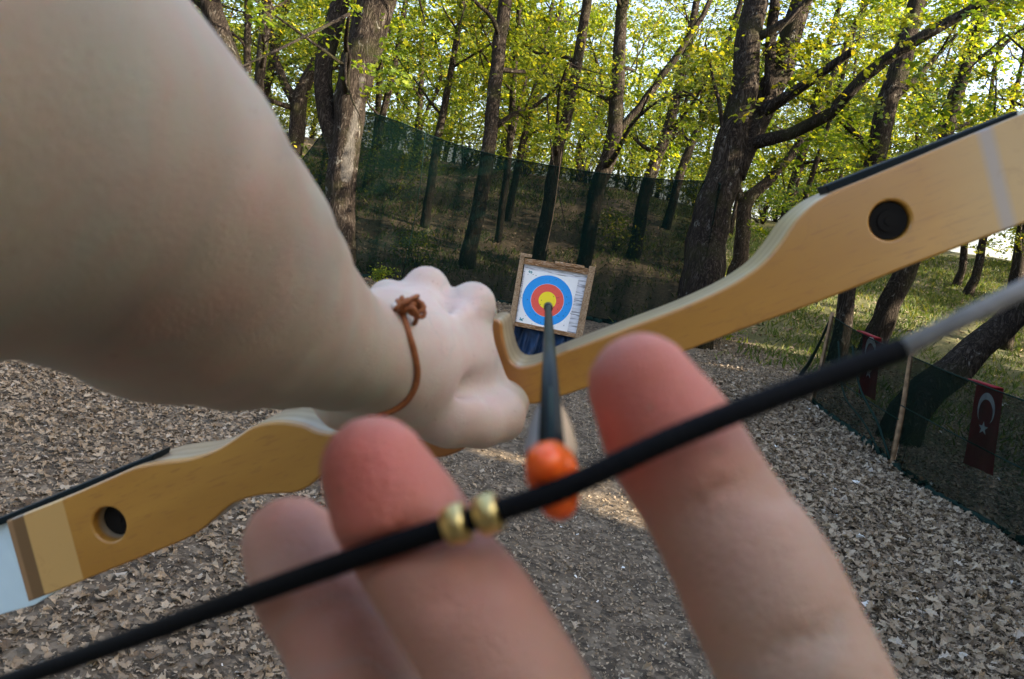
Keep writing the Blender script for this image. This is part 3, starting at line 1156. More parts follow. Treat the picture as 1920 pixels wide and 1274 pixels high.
    def flag(corn, p0, q0, label):
        n_ = np.array([-(q0 - p0)[1], (q0 - p0)[0], 0])
        n_ /= np.linalg.norm(n_)
        if np.dot(n_, p0 - CAM) < 0:
            n_ = -n_
        P = [plane_hit(x, y, p0 + n_ * 0.06, n_) for x, y in corn]     # TL TR BR BL
        root_ = empty('flag', P[0], label, 'flag', 'flags hung on the low net')
        nu, nv = 9, 22

        def at(u, v_, off=0.0):
            p = (P[0] * (1 - u) + P[1] * u) * (1 - v_) + (P[3] * (1 - u) + P[2] * u) * v_
            return p + n_ * (0.008 * math.sin(u * 9 + v_ * 3) * v_ - off)
        mb_ = MB()
        vs = [at(i / (nu - 1), j / (nv - 1)) for j in range(nv) for i in range(nu)]
        mb_.add(vs, [(j * nu + i, j * nu + i + 1, (j + 1) * nu + i + 1, (j + 1) * nu + i) for j in range(nv - 1) for i in range(nu - 1)])
        mb_.build('cloth', red, root_, base=P[0])
        W = np.linalg.norm(P[1] - P[0])
        H = np.linalg.norm(P[3] - P[0])
        asp = W / H

        def disc(pts):
            return [at(x, y, 0.004) for x, y in pts]
        # crescent opening downwards: outer circle and a smaller one set lower
        ro, ri = 0.30, 0.24
        cu, cv = 0.5, 0.29
        oc = 0.075
        out_, in_ = [], []
        for k in range(25):
            a = R(-40) + R(260) * k / 24
            out_.append((cu + ro * math.cos(a), cv - ro * 1.15 * asp * math.sin(a)))
        for k in range(25):
            a = R(-47) + R(274) * k / 24
            in_.append((cu + ri * math.cos(a), cv + oc * asp - ri * 1.15 * asp * math.sin(a)))
        vs = disc(out_) + disc(in_)
        mb_ = MB()
        mb_.add(vs, [(k, k + 1, 26 + k, 25 + k) for k in range(24)])
        mb_.build('crescent', white, root_, base=P[0])
        st = []
        for k in range(10):
            a = R(90) + R(36) * k
            r_ = 0.15 if k % 2 == 0 else 0.06
            st.append((cu + r_ * math.cos(a), cv + 0.36 * asp * 1.15 - r_ * asp * math.sin(a)))
        mb_ = MB()
        mb_.add(disc(st) + disc([(cu, cv + 0.36 * asp * 1.15)]), [(k, (k + 1) % 10, 10) for k in range(10)])
        mb_.build('star', white, root_, base=P[0])
        mb_ = MB()
        e0, e1 = P[0] - n_ * 0.068, P[1] - n_ * 0.068
        mb_.hexa([e0 + np.array([0, 0, 0.004]), e1 + np.array([0, 0, 0.004]), e1 - np.array([0, 0, 0.006]), e0 - np.array([0, 0, 0.006]),
                  P[0] + np.array([0, 0, 0.006]), P[1] + np.array([0, 0, 0.006]), P[1], P[0]])
        mb_.build('hem', red, root_, base=P[0])
    flag([(1832, 714), (1882, 730), (1863, 893), (1806, 868)], B_, C, 'red flag with white crescent and star, nearer of the two on the net')
    flag([(1619, 622), (1653, 636), (1642, 752), (1609, 735)], A, B_, 'red flag partly hidden behind the bowstring on the low net')


# ------------------------------------------------------------------ target
def target():
    D = 8.0
    p0 = pw(1026, 563, D)
    n = CAM - p0
    n[2] = 0
    n /= np.linalg.norm(n)

    def q(x, y, off=0.0):
        return plane_hit(x, y, p0 + n * off, n)
    base = np.array([p0[0], p0[1], float(gz(p0[0], p0[1]))])
    root = empty('archery_target', base, 'square archery target with blue, red and yellow rings in a rough wooden frame', 'target')
    wood = mat('target_frame_wood', lambda N: N.bsdf(
        N.ramp(N.noise(N.coord('Object', (9, 9, 9)), 4, 6, 0.7, 2), [(0.3, (0.10, 0.055, 0.03)), (0.5, (0.33, 0.22, 0.13)), (0.75, (0.55, 0.43, 0.30))]),
        0.85, 0.15, N.bump(N.noise(N.coord(), 40), 0.5, 0.01)))
    dark = mat('target_worn_wood', lambda N: N.bsdf(
        N.ramp(N.noise(N.coord('Object', (6, 6, 30)), 3, 6, 0.7, 1), [(0.35, (0.05, 0.025, 0.015)), (0.5, (0.30, 0.16, 0.07)), (0.7, (0.6, 0.5, 0.4))]),
        0.85, 0.15, N.bump(N.noise(N.coord(), 40), 0.5, 0.01)))

    def slab(c, f_, b_, name, m, bev=0.004):
        mb = MB()
        mb.hexa([q(x, y, f_) for x, y in c] + [q(x, y, b_) for x, y in c])
        return mb.build(name, m, root, base=base, smooth_s=False, bevel=bev)
    slab([(976, 477), (984, 480), (964, 609), (954, 605)], 0.05, -0.09, 'side_board', wood)
    slab([(1105, 499), (1117, 501), (1091, 636), (1078, 634)], 0.055, -0.09, 'side_board', wood)
    slab([(984, 484), (1105, 504), (1103, 516), (982, 495)], 0.04, -0.08, 'top_board', dark)
    slab([(966, 603), (1080, 626), (1078, 634), (964, 611)], 0.045, -0.08, 'bottom_board', dark)
    # splintered cap pieces
    slab([(976, 474), (998, 478), (997, 484), (976, 481)], 0.06, -0.02, 'cap_piece', wood)
    slab([(1041, 490), (1096, 499), (1096, 505), (1040, 497)], 0.06, -0.03, 'cap_piece', dark)
    # layered foam block seen round the paper

    def b_foam(N):
        wv = N.n('TexNoise')
        wv.inputs['Scale'].default_value = 1.0
        wv.inputs['Detail'].default_value = 5
        N.l(N.coord('Object', (7, 7, 90)), wv.inputs['Vector'])
        c = N.ramp(wv.outputs[0], [(0.38, (0.25, 0.25, 0.27)), (0.5, (0.72, 0.72, 0.76)), (0.7, (0.85, 0.85, 0.9))])
        N.bsdf(c, 0.8, 0.2, N.bump(wv.outputs[0], 0.8, 0.01))
    slab([(984, 494), (1104, 514), (1080, 627), (966, 604)], 0.015, -0.10, 'foam_block', mat('layered_foam', b_foam), 0)
    # paper face
    c = pc(1026, 563.5, 1)
    ctr = q(1026.3, 563.8, 0.022)
    right = q(1085, 523, 0.022) - q(985.5, 505.5, 0.022)
    right[2] = 0
    right /= np.linalg.norm(right)
    upv = np.array([0, 0, 1.0])
    mpp = np.linalg.norm(q(1036, 563.8, 0.022) - q(1026, 563.8, 0.022)) / 10

    def b_paper(N):
        at = N.n('Attribute', attribute_name='uvr')
        ln = N.n('VectorMath', operation='LENGTH')
        N.l(at.outputs['Vector'], ln.inputs[0])
        r_ = N.math('DIVIDE', ln.outputs['Value'], 60.0)
        wh = (0.9, 0.9, 0.9)
        c_ = N.ramp(r_, [(0.0, (1.0, 0.78, 0.01)), (16.3 / 60, (0.85, 0.10, 0.065)), (30.6 / 60, (0.6, 0.65, 0.8)), (31.4 / 60, (0.008, 0.32, 0.85)),
                         (47 / 60, wh)], 'CONSTANT')
        vo = N.n('TexVoronoi')
        vo.inputs['Scale'].default_value = 0.16
        N.l(at.outputs['Vector'], vo.inputs['Vector'])
        holes = N.ramp(vo.outputs[0], [(0.0, (1, 1, 1)), (0.10, (1, 1, 1)), (0.14, (0, 0, 0))])
        c_ = N.mix(holes, c_, (0.03, 0.03, 0.03))
        sc_ = N.noise(at.outputs['Vector'], 0.35, 5, 0.7)
        c_ = N.mix(N.math('MULTIPLY', N.ramp(sc_, [(0.35, (0, 0, 0)), (0.75, (1, 1, 1))]), 0.12), c_, (0.45, 0.5, 0.55))
        N.bsdf(c_, 0.6, 0.3)
    me = bpy.data.meshes.new('paper_face')
    corners = [(985.5, 505.5), (1085, 523), (1063, 624), (968, 604)]
    nu = 12
    vs, uvr = [], []
    rng = np.random.default_rng(4)
    for j in range(nu + 1):
        for i in range(nu + 1):
            u, v_ = i / nu, j / nu
            x = (corners[0][0] * (1 - u) + corners[1][0] * u) * (1 - v_) + (corners[3][0] * (1 - u) + corners[2][0] * u) * v_
            y = (corners[0][1] * (1 - u) + corners[1][1] * u) * (1 - v_) + (corners[3][1] * (1 - u) + corners[2][1] * u) * v_
            p = q(x, y, 0.022 + rng.uniform(0, 0.002))
            vs.append(tuple(p - base))
            uvr.append((x - 1026.3, -(y - 563.8), 0))
    me.from_pydata(vs, [], [(j * (nu + 1) + i, (j + 1) * (nu + 1) + i, (j + 1) * (nu + 1) + i + 1, j * (nu + 1) + i + 1) for j in range(nu) for i in range(nu)])
    a = me.attributes.new('uvr', 'FLOAT_VECTOR', 'POINT')
    a.data.foreach_set('vector', np.array(uvr, np.float32).ravel())
    me.materials.append(mat('target_paper', b_paper))
    face = link('paper_face', me, root)
    # small printed characters in the corners of the sheet
    teal = m_plain('teal_print', (0.02, 0.22, 0.26), 0.6, 0.2)
    for ch, x, y, s, rot in (('S', 995, 510.5, 9, 78), ('K', 978, 599, 9, 80), ('6', 1058, 612, 6, 40)):
        cu = bpy.data.curves.new('printed_mark', 'FONT')
        cu.body = ch
        cu.size = s * mpp
        cu.align_x = 'CENTER'
        cu.align_y = 'CENTER'
        cu.offset = 0.002
        tmp = bpy.data.objects.new('tmp', cu)
        COL.objects.link(tmp)
        bpy.context.view_layer.update()
        m2 = bpy.data.meshes.new_from_object(tmp)
        bpy.data.objects.remove(tmp)
        m2.materials.clear()
        m2.materials.append(teal if ch != '6' else m_plain('grey_print', (0.3, 0.33, 0.38)))
        o = link('printed_mark', m2, face)
        p = q(x, y, 0.027) - base
        X = Vector(right)
        Z = Vector(n)
        Y = Z.cross(X)
        mm = Matrix((X, Y, Z)).transposed().to_4x4()
        o.matrix_local = Matrix.Translation(Vector(p)) @ mm @ Matrix.Rotation(R(rot), 4, 'Z')
    # legs
    for x, y in ((962, 606), (1084, 632)):
        p = q(x, y, -0.02)
        g = np.array([p[0], p[1], float(gz(p[0], p[1]))])
        mb = MB()
        mb.beam(p, g - np.array([0, 0, 0.05]), 0.045, 0.045, up=n)
        mb.build('leg', wood, root, base=base, smooth_s=False, bevel=0.004)
        mb = MB()
        back = g - n * 0.55
        mb.beam(p + np.array([0, 0, 0.35]) - n * 0.1, back, 0.04, 0.03, up=(1, 0, 0))
        mb.build('brace', wood, root, base=base, smooth_s=False, bevel=0.004)
    # dark blue sheet bunched under the target
    blue = m_plain('blue_tarp', (0.004, 0.02, 0.055), 0.6, 0.3, 0.5, 12)
    mb = MB()
    nu, nv = 40, 16
    rg = np.random.default_rng(8)
    ph = rg.uniform(0, 6.28, 8)
    tb = q(1020, 640, -0.05)
    vs = []
    for j in range(nv):
        for i in range(nu):
            u, v_ = i / (nu - 1), j / (nv - 1)
            top = q(966 + 112 * u, 611 + 22 * u, -0.03)
            g = float(gz(top[0], top[1]))
            z = top[2] * (1 - v_) + (g + 0.02) * v_ 
            o_ = 0.05 * math.sin(u * 14 + ph[0] + v_ * 1.5) + 0.03 * math.sin(u * 33 + ph[1] + v_ * 4) + 0.02 * math.sin(u * 61 + ph[2])
            p = top + n * (o_ * (0.3 + v_) + 0.10 * v_)
            p[2] = z
            vs.append(p)
    mb.add(vs, [(j * nu + i, j * nu + i + 1, (j + 1) * nu + i + 1, (j + 1) * nu + i) for j in range(nv - 1) for i in range(nu - 1)])
    o = mb.build('tarpaulin', blue, None, base=base)
    md = o.modifiers.new('solid', 'SOLIDIFY')
    md.thickness = 0.003
    tag(o, 'crumpled dark blue sheet hanging below the target frame', 'sheet')


# ------------------------------------------------------------------ bow, string, arrow
Lp, Rp = pc(120, 1000, 0.50), pc(1700, 420, 0.42)
NOCK, TIP = pc(1035, 893, 0.122), pc(1028, 574, 0.62)
BX = (Rp - Lp) / np.linalg.norm(Rp - Lp)
BZ = (TIP - NOCK) / np.linalg.norm(TIP - NOCK)
ADIR = BZ.copy()
BZ = BZ - np.dot(BZ, BX) * BX
BZ /= np.linalg.norm(BZ)
BY = np.cross(BX, BZ)
if BY[1] < 0:
    BY = -BY
BO = (Lp + Rp) / 2


def bow_xy(px, py, z=0.0):        # pixel on the bow's plane at z behind its face -> local x, y
    v = pc(px, py, 1.0)
    t = np.dot(BO + BZ * z, BZ) / np.dot(v, BZ)
    p = v * t - BO
    return float(np.dot(p, BX)), float(np.dot(p, BY))


def b3(x, y, z):                  # bow-local to camera coordinates
    return BO + BX * x + BY * y + BZ * z


RISER_T = 0.052


def riser_mat():
    def b(N):
        co = N.coord('Object')
        sp = N.n('SeparateXYZ')
        N.l(co, sp.inputs[0])
        mp = N.n('Mapping')
        mp.inputs['Scale'].default_value = (75, 520, 120)
        N.l(co, mp.inputs[0])
        fl = N.noise(mp.outputs[0], 1.0, 3, 0.5)
        big = N.noise(N.coord('Object', (5, 16, 8)), 1.0, 3, 0.5, 0.5)
        c = N.ramp(big, [(0.3, (0.33, 0.15, 0.022)), (0.7, (0.45, 0.225, 0.038))])
        c = N.mix(N.ramp(fl, [(0.57, (0, 0, 0)), (0.66, (0.6, 0.6, 0.6))]), c, (0.30, 0.13, 0.03))
        mp2 = N.n('Mapping')
        mp2.inputs['Scale'].default_value = (3, 60, 20)
        N.l(co, mp2.inputs[0])
        gr = N.noise(mp2.outputs[0], 2.0, 5, 0.6)
        c = N.mix(N.math('MULTIPLY', N.ramp(gr, [(0.4, (0, 0, 0)), (0.65, (1, 1, 1))]), 0.42), c, (0.36, 0.16, 0.03))
        # inlaid strips towards both ends follow a slanted x
        xl = N.math('ADD', sp.outputs[0], N.math('MULTIPLY', sp.outputs[1], -XB['sl']))
        xr = N.math('ADD', sp.outputs[0], N.math('MULTIPLY', sp.outputs[1], -XB['sr']))

        def band(lo, hi, c0, col, k=1.0, soft=0.0012):
            xs = xl if lo == -1 else xr
            a_ = N.math('MULTIPLY', N.math('SUBTRACT', xs, lo), 1 / soft, clamp=True)
            b_ = N.math('MULTIPLY', N.math('SUBTRACT', hi, xs), 1 / soft, clamp=True)
            return N.mix(N.math('MULTIPLY', N.math('MULTIPLY', a_, b_), k), c0, col)
        x1 = XB
        c = band(-1, x1['lpale'], c, (0.50, 0.30, 0.10))
        c = band(-1, x1['ldark1'], c, (0.15, 0.085, 0.035))
        c = band(-1, x1['ldark0'], c, (0.26, 0.15, 0.07))
        c = band(x1['rpale'], 1, c, (0.44, 0.28, 0.10), 0.8, 0.04)
        c = band(x1['rgrey0'], x1['rgrey1'], c, (0.30, 0.25, 0.22), 0.85, 0.004)
        # the grip edge beside the arrow shelf is coloured darker red-brown
        ga = N.math('MULTIPLY', N.math('SUBTRACT', sp.outputs[0], XB['g0']), 60, clamp=True)
        gb = N.math('MULTIPLY', N.math('SUBTRACT', XB['g1'], sp.outputs[0]), 50, clamp=True)
        c = N.mix(N.math('MULTIPLY', N.math('MULTIPLY', ga, gb), 0.75), c, (0.27, 0.085, 0.018))
        wear = N.noise(co, 38, 6, 0.75, 1.0)
        c = N.mix(N.ramp(wear, [(0.58, (0, 0, 0)), (0.8, (0.45, 0.45, 0.45))]), c, (0.22, 0.10, 0.03))
        # pale sides: the rounded rim and edges away from the face
        side = N.n('TexCoord')
        z = sp.outputs[2]
        rim = N.math('MULTIPLY', N.math('SUBTRACT', z, 0.0045), 260, clamp=True)
        lam = N.n('Math', operation='SINE')
        N.l(N.math('MULTIPLY', z, 420.0), lam.inputs[0])
        sidec = N.mix(N.math('ADD', N.math('MULTIPLY', lam.outputs[0], 0.35), 0.5, clamp=True), (0.42, 0.33, 0.22), (0.28, 0.20, 0.12))
        c = N.mix(rim, c, sidec)
        x = N.bsdf(c, 0.33, 0.5, N.bump(fl, 0.04, 0.0005))
        x.inputs['Coat Weight'].default_value = 0.3
        x.inputs['Coat Roughness'].default_value = 0.22
    return mat('varnished_beech', b)


XB = {}


def build_bow():
    face = [(10, 978), (60, 958), (120, 934), (185, 906), (250, 878), (300, 868), (350, 862), (400, 846), (440, 822), (475, 800), (520, 792), (565, 798), (600, 812),
            (650, 812), (710, 780), (780, 725), (850, 655), (890, 618), (912, 603), (930, 600), (939, 608), (942, 630), (948, 656), (957, 678),
            (973, 689), (1000, 685), (1050, 664), (1100, 645), (1190, 611), (1280, 577), (1360, 541), (1410, 511), (1440, 486), (1468, 452), (1492, 417), (1522, 387),
            (1560, 362), (1630, 333), (1700, 304), (1800, 262), (1900, 221), (1985, 186),
            (2030, 376), (1975, 398), (1920, 420), (1800, 464), (1700, 502), (1600, 542), (1500, 580), (1400, 616), (1310, 650), (1240, 677), (1180, 699), (1095, 730),
            (1040, 748), (1010, 757), (993, 758), (970, 750), (950, 740), (920, 800), (880, 836), (840, 856), (790, 862), (720, 868), (650, 872), (610, 888), (580, 912), (550, 925), (500, 928), (460, 936),
            (430, 950), (395, 980), (370, 1000), (330, 1020), (270, 1044), (220, 1064), (140, 1096), (52, 1130)]
    XB['g0'], XB['g1'] = bow_xy(640, 830)[0], bow_xy(1010, 700)[0]

    def slope(p, q):
        (x0, y0), (x1, y1) = bow_xy(*p), bow_xy(*q)
        return (x1 - x0) / (y1 - y0)
    XB['sl'] = slope((10, 978), (52, 1130))
    XB['sr'] = slope((1985, 186), (2030, 376))
    for nm, p, k in (('lpale', (135, 1000), 'sl'), ('ldark1', (68, 1050), 'sl'), ('ldark0', (44, 1050), 'sl'), ('rpale', (1745, 400), 'sr'),
                     ('rgrey0', (1845, 330), 'sr'), ('rgrey1', (1888, 320), 'sr')):
        x_, y_ = bow_xy(*p)
        XB[nm] = x_ - XB[k] * y_
    bp = c2w(BO)
    MW = Matrix((Vector(BX[0] * CR + BX[1] * CU + BX[2] * fwd), Vector(BY[0] * CR + BY[1] * CU + BY[2] * fwd),
                 Vector(BZ[0] * CR + BZ[1] * CU + BZ[2] * fwd))).transposed().to_4x4()
    root = empty('recurve_bow', (0, 0, 0), 'wooden takedown bow held almost flat across the view', 'bow')
    root.matrix_world = Matrix.Translation(Vector(bp)) @ MW

    cu = bpy.data.curves.new('riser', 'CURVE')
    cu.dimensions = '2D'
    cu.fill_mode = 'BOTH'

    def poly(pts):
        s = cu.splines.new('POLY')
        s.points.add(len(pts) - 1)
        for i, (x, y) in enumerate(pts):
            s.points[i].co = (x, y, 0, 1)
        s.use_cyclic_u = True
    loc = np.array([bow_xy(*p) for p in face])
    # finer outline
    fine = []
    n_ = len(loc)
    for i in range(n_):
        p0_, p1_, p2_, p3_ = loc[i - 1], loc[i], loc[(i + 1) % n_], loc[(i + 2) % n_]
        corner = i in (41, 42, n_ - 1, 0)
        for t in (0, 0.33, 0.67):
            if corner or (i + 1) % n_ in (41, 42, n_ - 1, 0) :
                fine.append(p1_ * (1 - t) + p2_ * t)
            else:
                fine.append(0.5 * ((2 * p1_) + (-p0_ + p2_) * t + (2 * p0_ - 5 * p1_ + 4 * p2_ - p3_) * t * t + (-p0_ + 3 * p1_ - 3 * p2_ + p3_) * t ** 3))
    poly(fine)
    holes = [((1669, 414), (1669 + 39, 414 - 4)), ((204, 984), (204 + 31, 984 - 2))]
    bolts = []
    for c_, e_ in holes:
        cx, cy = bow_xy(*c_)
        ex, ey = bow_xy(*e_)
        r_ = math.hypot(ex - cx, ey - cy)
        poly([(cx + r_ * math.cos(2 * math.pi * k / 40), cy + r_ * math.sin(2 * math.pi * k / 40)) for k in range(40)])
        bolts.append((cx, cy, r_))
    cu.extrude = RISER_T / 2 - 0.0016
    cu.bevel_depth = 0.0016
    cu.bevel_resolution = 3
    cu.offset = -0.0016
    tmp = bpy.data.objects.new('tmp', cu)
    COL.objects.link(tmp)
    bpy.context.view_layer.update()
    me = bpy.data.meshes.new_from_object(tmp)
    bpy.data.objects.remove(tmp)
    me.name = 'riser'
    co = np.empty(len(me.vertices) * 3, np.float32)
    me.vertices.foreach_get('co', co)
    co = co.reshape(-1, 3)
    co[:, 2] += RISER_T / 2
    # curve geometry is right handed; the bow frame may be mirrored
    me.vertices.foreach_set('co', co.ravel())
    me.materials.clear()
    me.materials.append(riser_mat())
    for p in me.polygons:
        p.use_smooth = abs(p.normal[2]) < 0.98
    me.update()
    riser = link('riser', me, root)

    black = m_plain('black_bush', (0.008, 0.007, 0.006), 0.8, 0.15)
    for k, (cx, cy, r_) in enumerate(bolts):
        mb = MB()
        z0 = 0.003 if k == 0 else 0.011
        mb.tube([(cx, cy, z0), (cx, cy, z0 + 0.0045)], r_ - 0.0008, 32)
        mb.tube([(cx, cy, z0 - 0.0012), (cx, cy, z0 + 0.004)], r_ * 0.55, 24)
        mb.tube([(cx, cy, z0 - 0.002), (cx, cy, z0 + 0.004)], r_ * 0.25, 6)
        o = mb.build('limb_bolt', black, root, smooth_s=False)

    # limbs: a flat bar on the back of the riser, running out to the tips
    edge = m_plain('black_fibreglass', (0.003, 0.008, 0.010), 0.6, 0.15)
    facem = m_plain('white_limb_face', (0.55, 0.68, 0.72), 0.35, 0.5, 0.05)
    zl = 0.016

    def limb(x_in, x_end, top_in, top_end, bot_in, bot_end, tipc, name):
        mb = MB()
        tp = np.array([np.dot(tipc - BO, BX), np.dot(tipc - BO, BY), np.dot(tipc - BO, BZ)])
        n1 = 16
        vs = []
        for i in range(n1 + 1):
            t = i / n1
            if i <= 3:
                u = i / 3
                x = x_in * (1 - u) + x_end * u
                yt = top_in * (1 - u) + top_end * u
                yb = bot_in * (1 - u) + bot_end * u
                z, th = zl, 0.006
            else:
                u = (i - 3) / (n1 - 3)
                x = x_end * (1 - u) + tp[0] * u
                mid_ = (top_end + bot_end) / 2 * (1 - u) + tp[1] * u
                hw = (top_end - bot_end) / 2 * (1 - u) + 0.008 * u
                yt, yb = mid_ + hw, mid_ - hw
                z = zl * (1 - u) + tp[2] * u + 0.10 * math.sin(math.pi * u)
                th = 0.005
            vs += [(x, yb, z), (x, yt, z), (x, yt, z + th), (x, yb, z + th)]
        fs = []
        mi = []
        for i in range(n1):
            a = i * 4
            for k in range(4):
                k2 = (k + 1) % 4
                fs.append((a + k, a + k2, a + 4 + k2, a + 4 + k))
                mi.append(1 if k in (0, 2) else 0)
        mb.add(vs, fs)
        mb.add([vs[0], vs[1], vs[2], vs[3]], [(0, 1, 2, 3)])
        mb.add(vs[-4:], [(3, 2, 1, 0)])
        mb.m = mi + [0, 0]
        return mb.build(name, [edge, facem], root, smooth_s=False, bevel=0.0006)

    def lxy(px, py):
        return bow_xy(px, py, zl)
    # black edge strip along the top of each limb
    for c4 in ([(1548, 348), (1908, 207), (1912, 226), (1556, 366)], [(-30, 984), (290, 851), (286, 866), (-30, 998)]):
        mb = MB()
        fr = [(*bow_xy(x, y, 0.010), 0.010) for x, y in c4]
        bk = [(x, y, 0.030) for x, y, _ in fr]
        mb.hexa(fr + bk)
        mb.build('limb_edge', edge, root, smooth_s=False, bevel=0.0008)
    # right (upper) limb
    a = lxy(1548, 349)
    b = lxy(1985, 176)
    c1 = lxy(2036, 380)
    limb(a[0], b[0], a[1] - 0.003, b[1] - 0.003, a[1] - 0.045, c1[1] + 0.0005, pc(960 + F * 0.70 / 0.28, 637 - F * 0.275 / 0.28, 0.28), 'limb')
    a = lxy(292, 851)
    b = lxy(-10, 969)
    c1 = lxy(52, 1138)
    limb(a[0], b[0], a[1] - 0.003, b[1] - 0.003, a[1] - 0.045, c1[1] - 0.0005, pc(960 - F * 0.73 / 0.40, 637 + F * 0.34 / 0.40, 0.40), 'limb')

    # string (in bow space)
    def loc3(c_):
        d_ = np.asarray(c_) - BO
        return np.array([np.dot(d_, BX), np.dot(d_, BY), np.dot(d_, BZ)])
    tipR = loc3(np.array([0.70, 0.275, 0.28]))
    tipL = loc3(np.array([-0.73, -0.34, 0.40]))
    sn = loc3(pc(1033, 925, 0.116))
    s_r = loc3(pc(1690, 655, 0.118))
    s_l = loc3(pc(0, 1283, 0.158))
    sl0 = loc3(pc(850, 985, 0.118))
    sf1 = loc3(pc(1260, 822, 0.1155))
    serving = mat('black_serving', lambda N: N.bsdf((0.004, 0.005, 0.0065), 0.75, 0.12, N.bump(
        N.noise(N.coord('Object', (1400, 200, 200)), 1.0, 2), 0.5, 0.0005)))
    st_m = m_plain('grey_string', (0.30, 0.29, 0.27), 0.8, 0.2, 0.2, 300)
    s = MB()
    s.tube(spline([s_r + (s_r - sf1) * 0.0, s_r + (tipR - s_r) * 0.3, tipR], 20), 0.0015, 8)
    s.tube(spline([s_l + (s_l - tipL) * 0.1, s_l, tipL], 20), 0.0012, 8)
    so = s.build('bowstring', st_m, root)
    s = MB()
    pts = spline([loc3(pc(-700, 1500, 0.175)), s_l, sl0, sn, sf1, s_r], 520)
    s.tube(pts, 0.00178 * (1 + 0.035 * np.sin(np.arange(len(pts)) * 2.1)), 12)
    s.build('serving', serving, so)
    brass = m_plain('brass', (0.75, 0.60, 0.25), 0.3, 0.5, 0.2, 400, Metallic=1.0)
    for px, py in ((853, 981), (915, 957)):
        c_ = loc3(pc(px, py, 0.1175))
        i = int(np.argmin(np.linalg.norm(pts - c_, axis=1)))
        t_ = pts[i + 3] - pts[i - 3]
        t_ /= np.linalg.norm(t_)
        c_ = pts[i] + t_ * np.dot(c_ - pts[i], t_)
        s = MB()
        prof = [(-1.75, 2.2), (-1.6, 2.75), (-0.8, 3.0), (0.8, 3.0), (1.6, 2.75), (1.75, 2.2)]
        s.tube([c_ + t_ * z * 0.001 for z, _ in prof], [r_ * 0.001 for _, r_ in prof], 20)
        s.build('nock_point', brass, so)

    # arrow
    base = c2w(NOCK)
    ar = empty('arrow', base, 'black arrow with orange nock drawn on the string and aimed at the target', 'arrow')
    blackm = m_plain('black_carbon', (0.006, 0.012, 0.010), 0.45, 0.22)
    L = np.linalg.norm(TIP - NOCK)
    q = lambda t, off=np.zeros(3): c2w(NOCK + ADIR * t + off)
    s = MB()
    s.tube([q(0.010), q(0.2), q(L - 0.03)], 0.0024, 20)
    s.build('shaft', blackm, ar, base=base)
    s = MB()
    s.tube([q(L - 0.03), q(L - 0.028), q(L - 0.006), q(L)], [0.0027, 0.0034, 0.0034, 0.0012], 20)
    s.build('point', m_plain('dark_steel', (0.03, 0.03, 0.03), 0.3, 0.5, Metallic=0.8), ar, base=base)
    # nock: two ears with the string groove between them
    U = np.array([-BX[1], BX[0], 0.0])
    U = BY - np.dot(BY, ADIR) * ADIR
    U /= np.linalg.norm(U)
    V = np.cross(ADIR, U)
    om = mat('orange_plastic', lambda N: N.bsdf(N.ramp(N.noise(N.coord(), 200), [(0.3, (0.95, 0.12, 0.012)), (0.7, (1.0, 0.16, 0.02))]), 0.25, 0.5,
                                                Subsurface_Weight=0.3, Subsurface_Scale=0.003))
    s = MB()
    prof = [(-0.0035, 0.0018), (-0.0028, 0.0030), (-0.0015, 0.0036), (0.001, 0.0041), (0.005, 0.0041), (0.010, 0.0032), (0.013, 0.0028)]
    # body behind the groove
    s.tube([q(z) for z, _ in prof[2:]], [r_ for _, r_ in prof[2:]], 24)
    for sg in (1, -1):
        s.tube([q(-0.0062, U * sg * 0.0020), q(-0.0050, U * sg * 0.0026), q(-0.002, U * sg * 0.0027), q(0.002, U * sg * 0.0012)],
               [0.0014, 0.0028, 0.0032, 0.0030], 16)
    s.build('nock', om, ar, base=base)
    for k, (a, col) in enumerate(((90, (0.012, 0.04, 0.032)), (210, (0.33, 0.32, 0.30)), (330, (0.62, 0.45, 0.28)))):
        dv = math.cos(R(a)) * np.array([1.0, 0, 0]) + math.sin(R(a)) * np.array([0, 1.0, 0])
        dv = dv - np.dot(dv, ADIR) * ADIR
        dv /= np.linalg.norm(dv)
        sd = np.cross(dv, ADIR) * 0.0003
        s = MB()
        prof = [(0.016, 0.0022, 0.0), (0.020, 0.0022, 0.0028), (0.03, 0.0022, 0.0034), (0.045, 0.0022, 0.0030), (0.06, 0.0022, 0.0020), (0.072, 0.0022, 0.0004)]
        m_ = m_plain('vane_%d' % k, col, 0.6, 0.2, 0.1)
        vs = []
        for z, lo, hi in prof:
            for r_ in (lo, lo + hi):
                vs += [q(z, dv * r_ + sd), q(z, dv * r_ - sd)]
        fs = []
        for i in range(len(prof) - 1):
            a_ = i * 4
            b_ = a_ + 4
            fs += [(a_, a_ + 2, b_ + 2, b_), (a_ + 1, b_ + 1, b_ + 3, a_ + 3), (a_ + 2, a_ + 3, b_ + 3, b_ + 2)]
        s.add(vs, fs)
        s.build('vane', m_, ar, base=base)


# ------------------------------------------------------------------ the archer's body as one implicit surface
# groups of round cones (a, ra, b, rb) and ellipsoids, in camera coordinates
def cone(a, ra, b, rb, k=0.0):
    return ('c', np.array(a, float), ra, np.array(b, float), rb, k)


def chain(pts, k=0.004):
    out_ = []
    for (p, r_), (q, s_) in zip(pts[:-1], pts[1:]):
        out_.append(cone(p, r_, q, s_, k))
    return out_


def ell(c, ax, rad, k=0.01):
    return ('e', np.array(c, float), np.array(ax, float), np.array(rad, float), k)


def P3(x, y, d, r_):
    return (pc(x, y, d), r_)


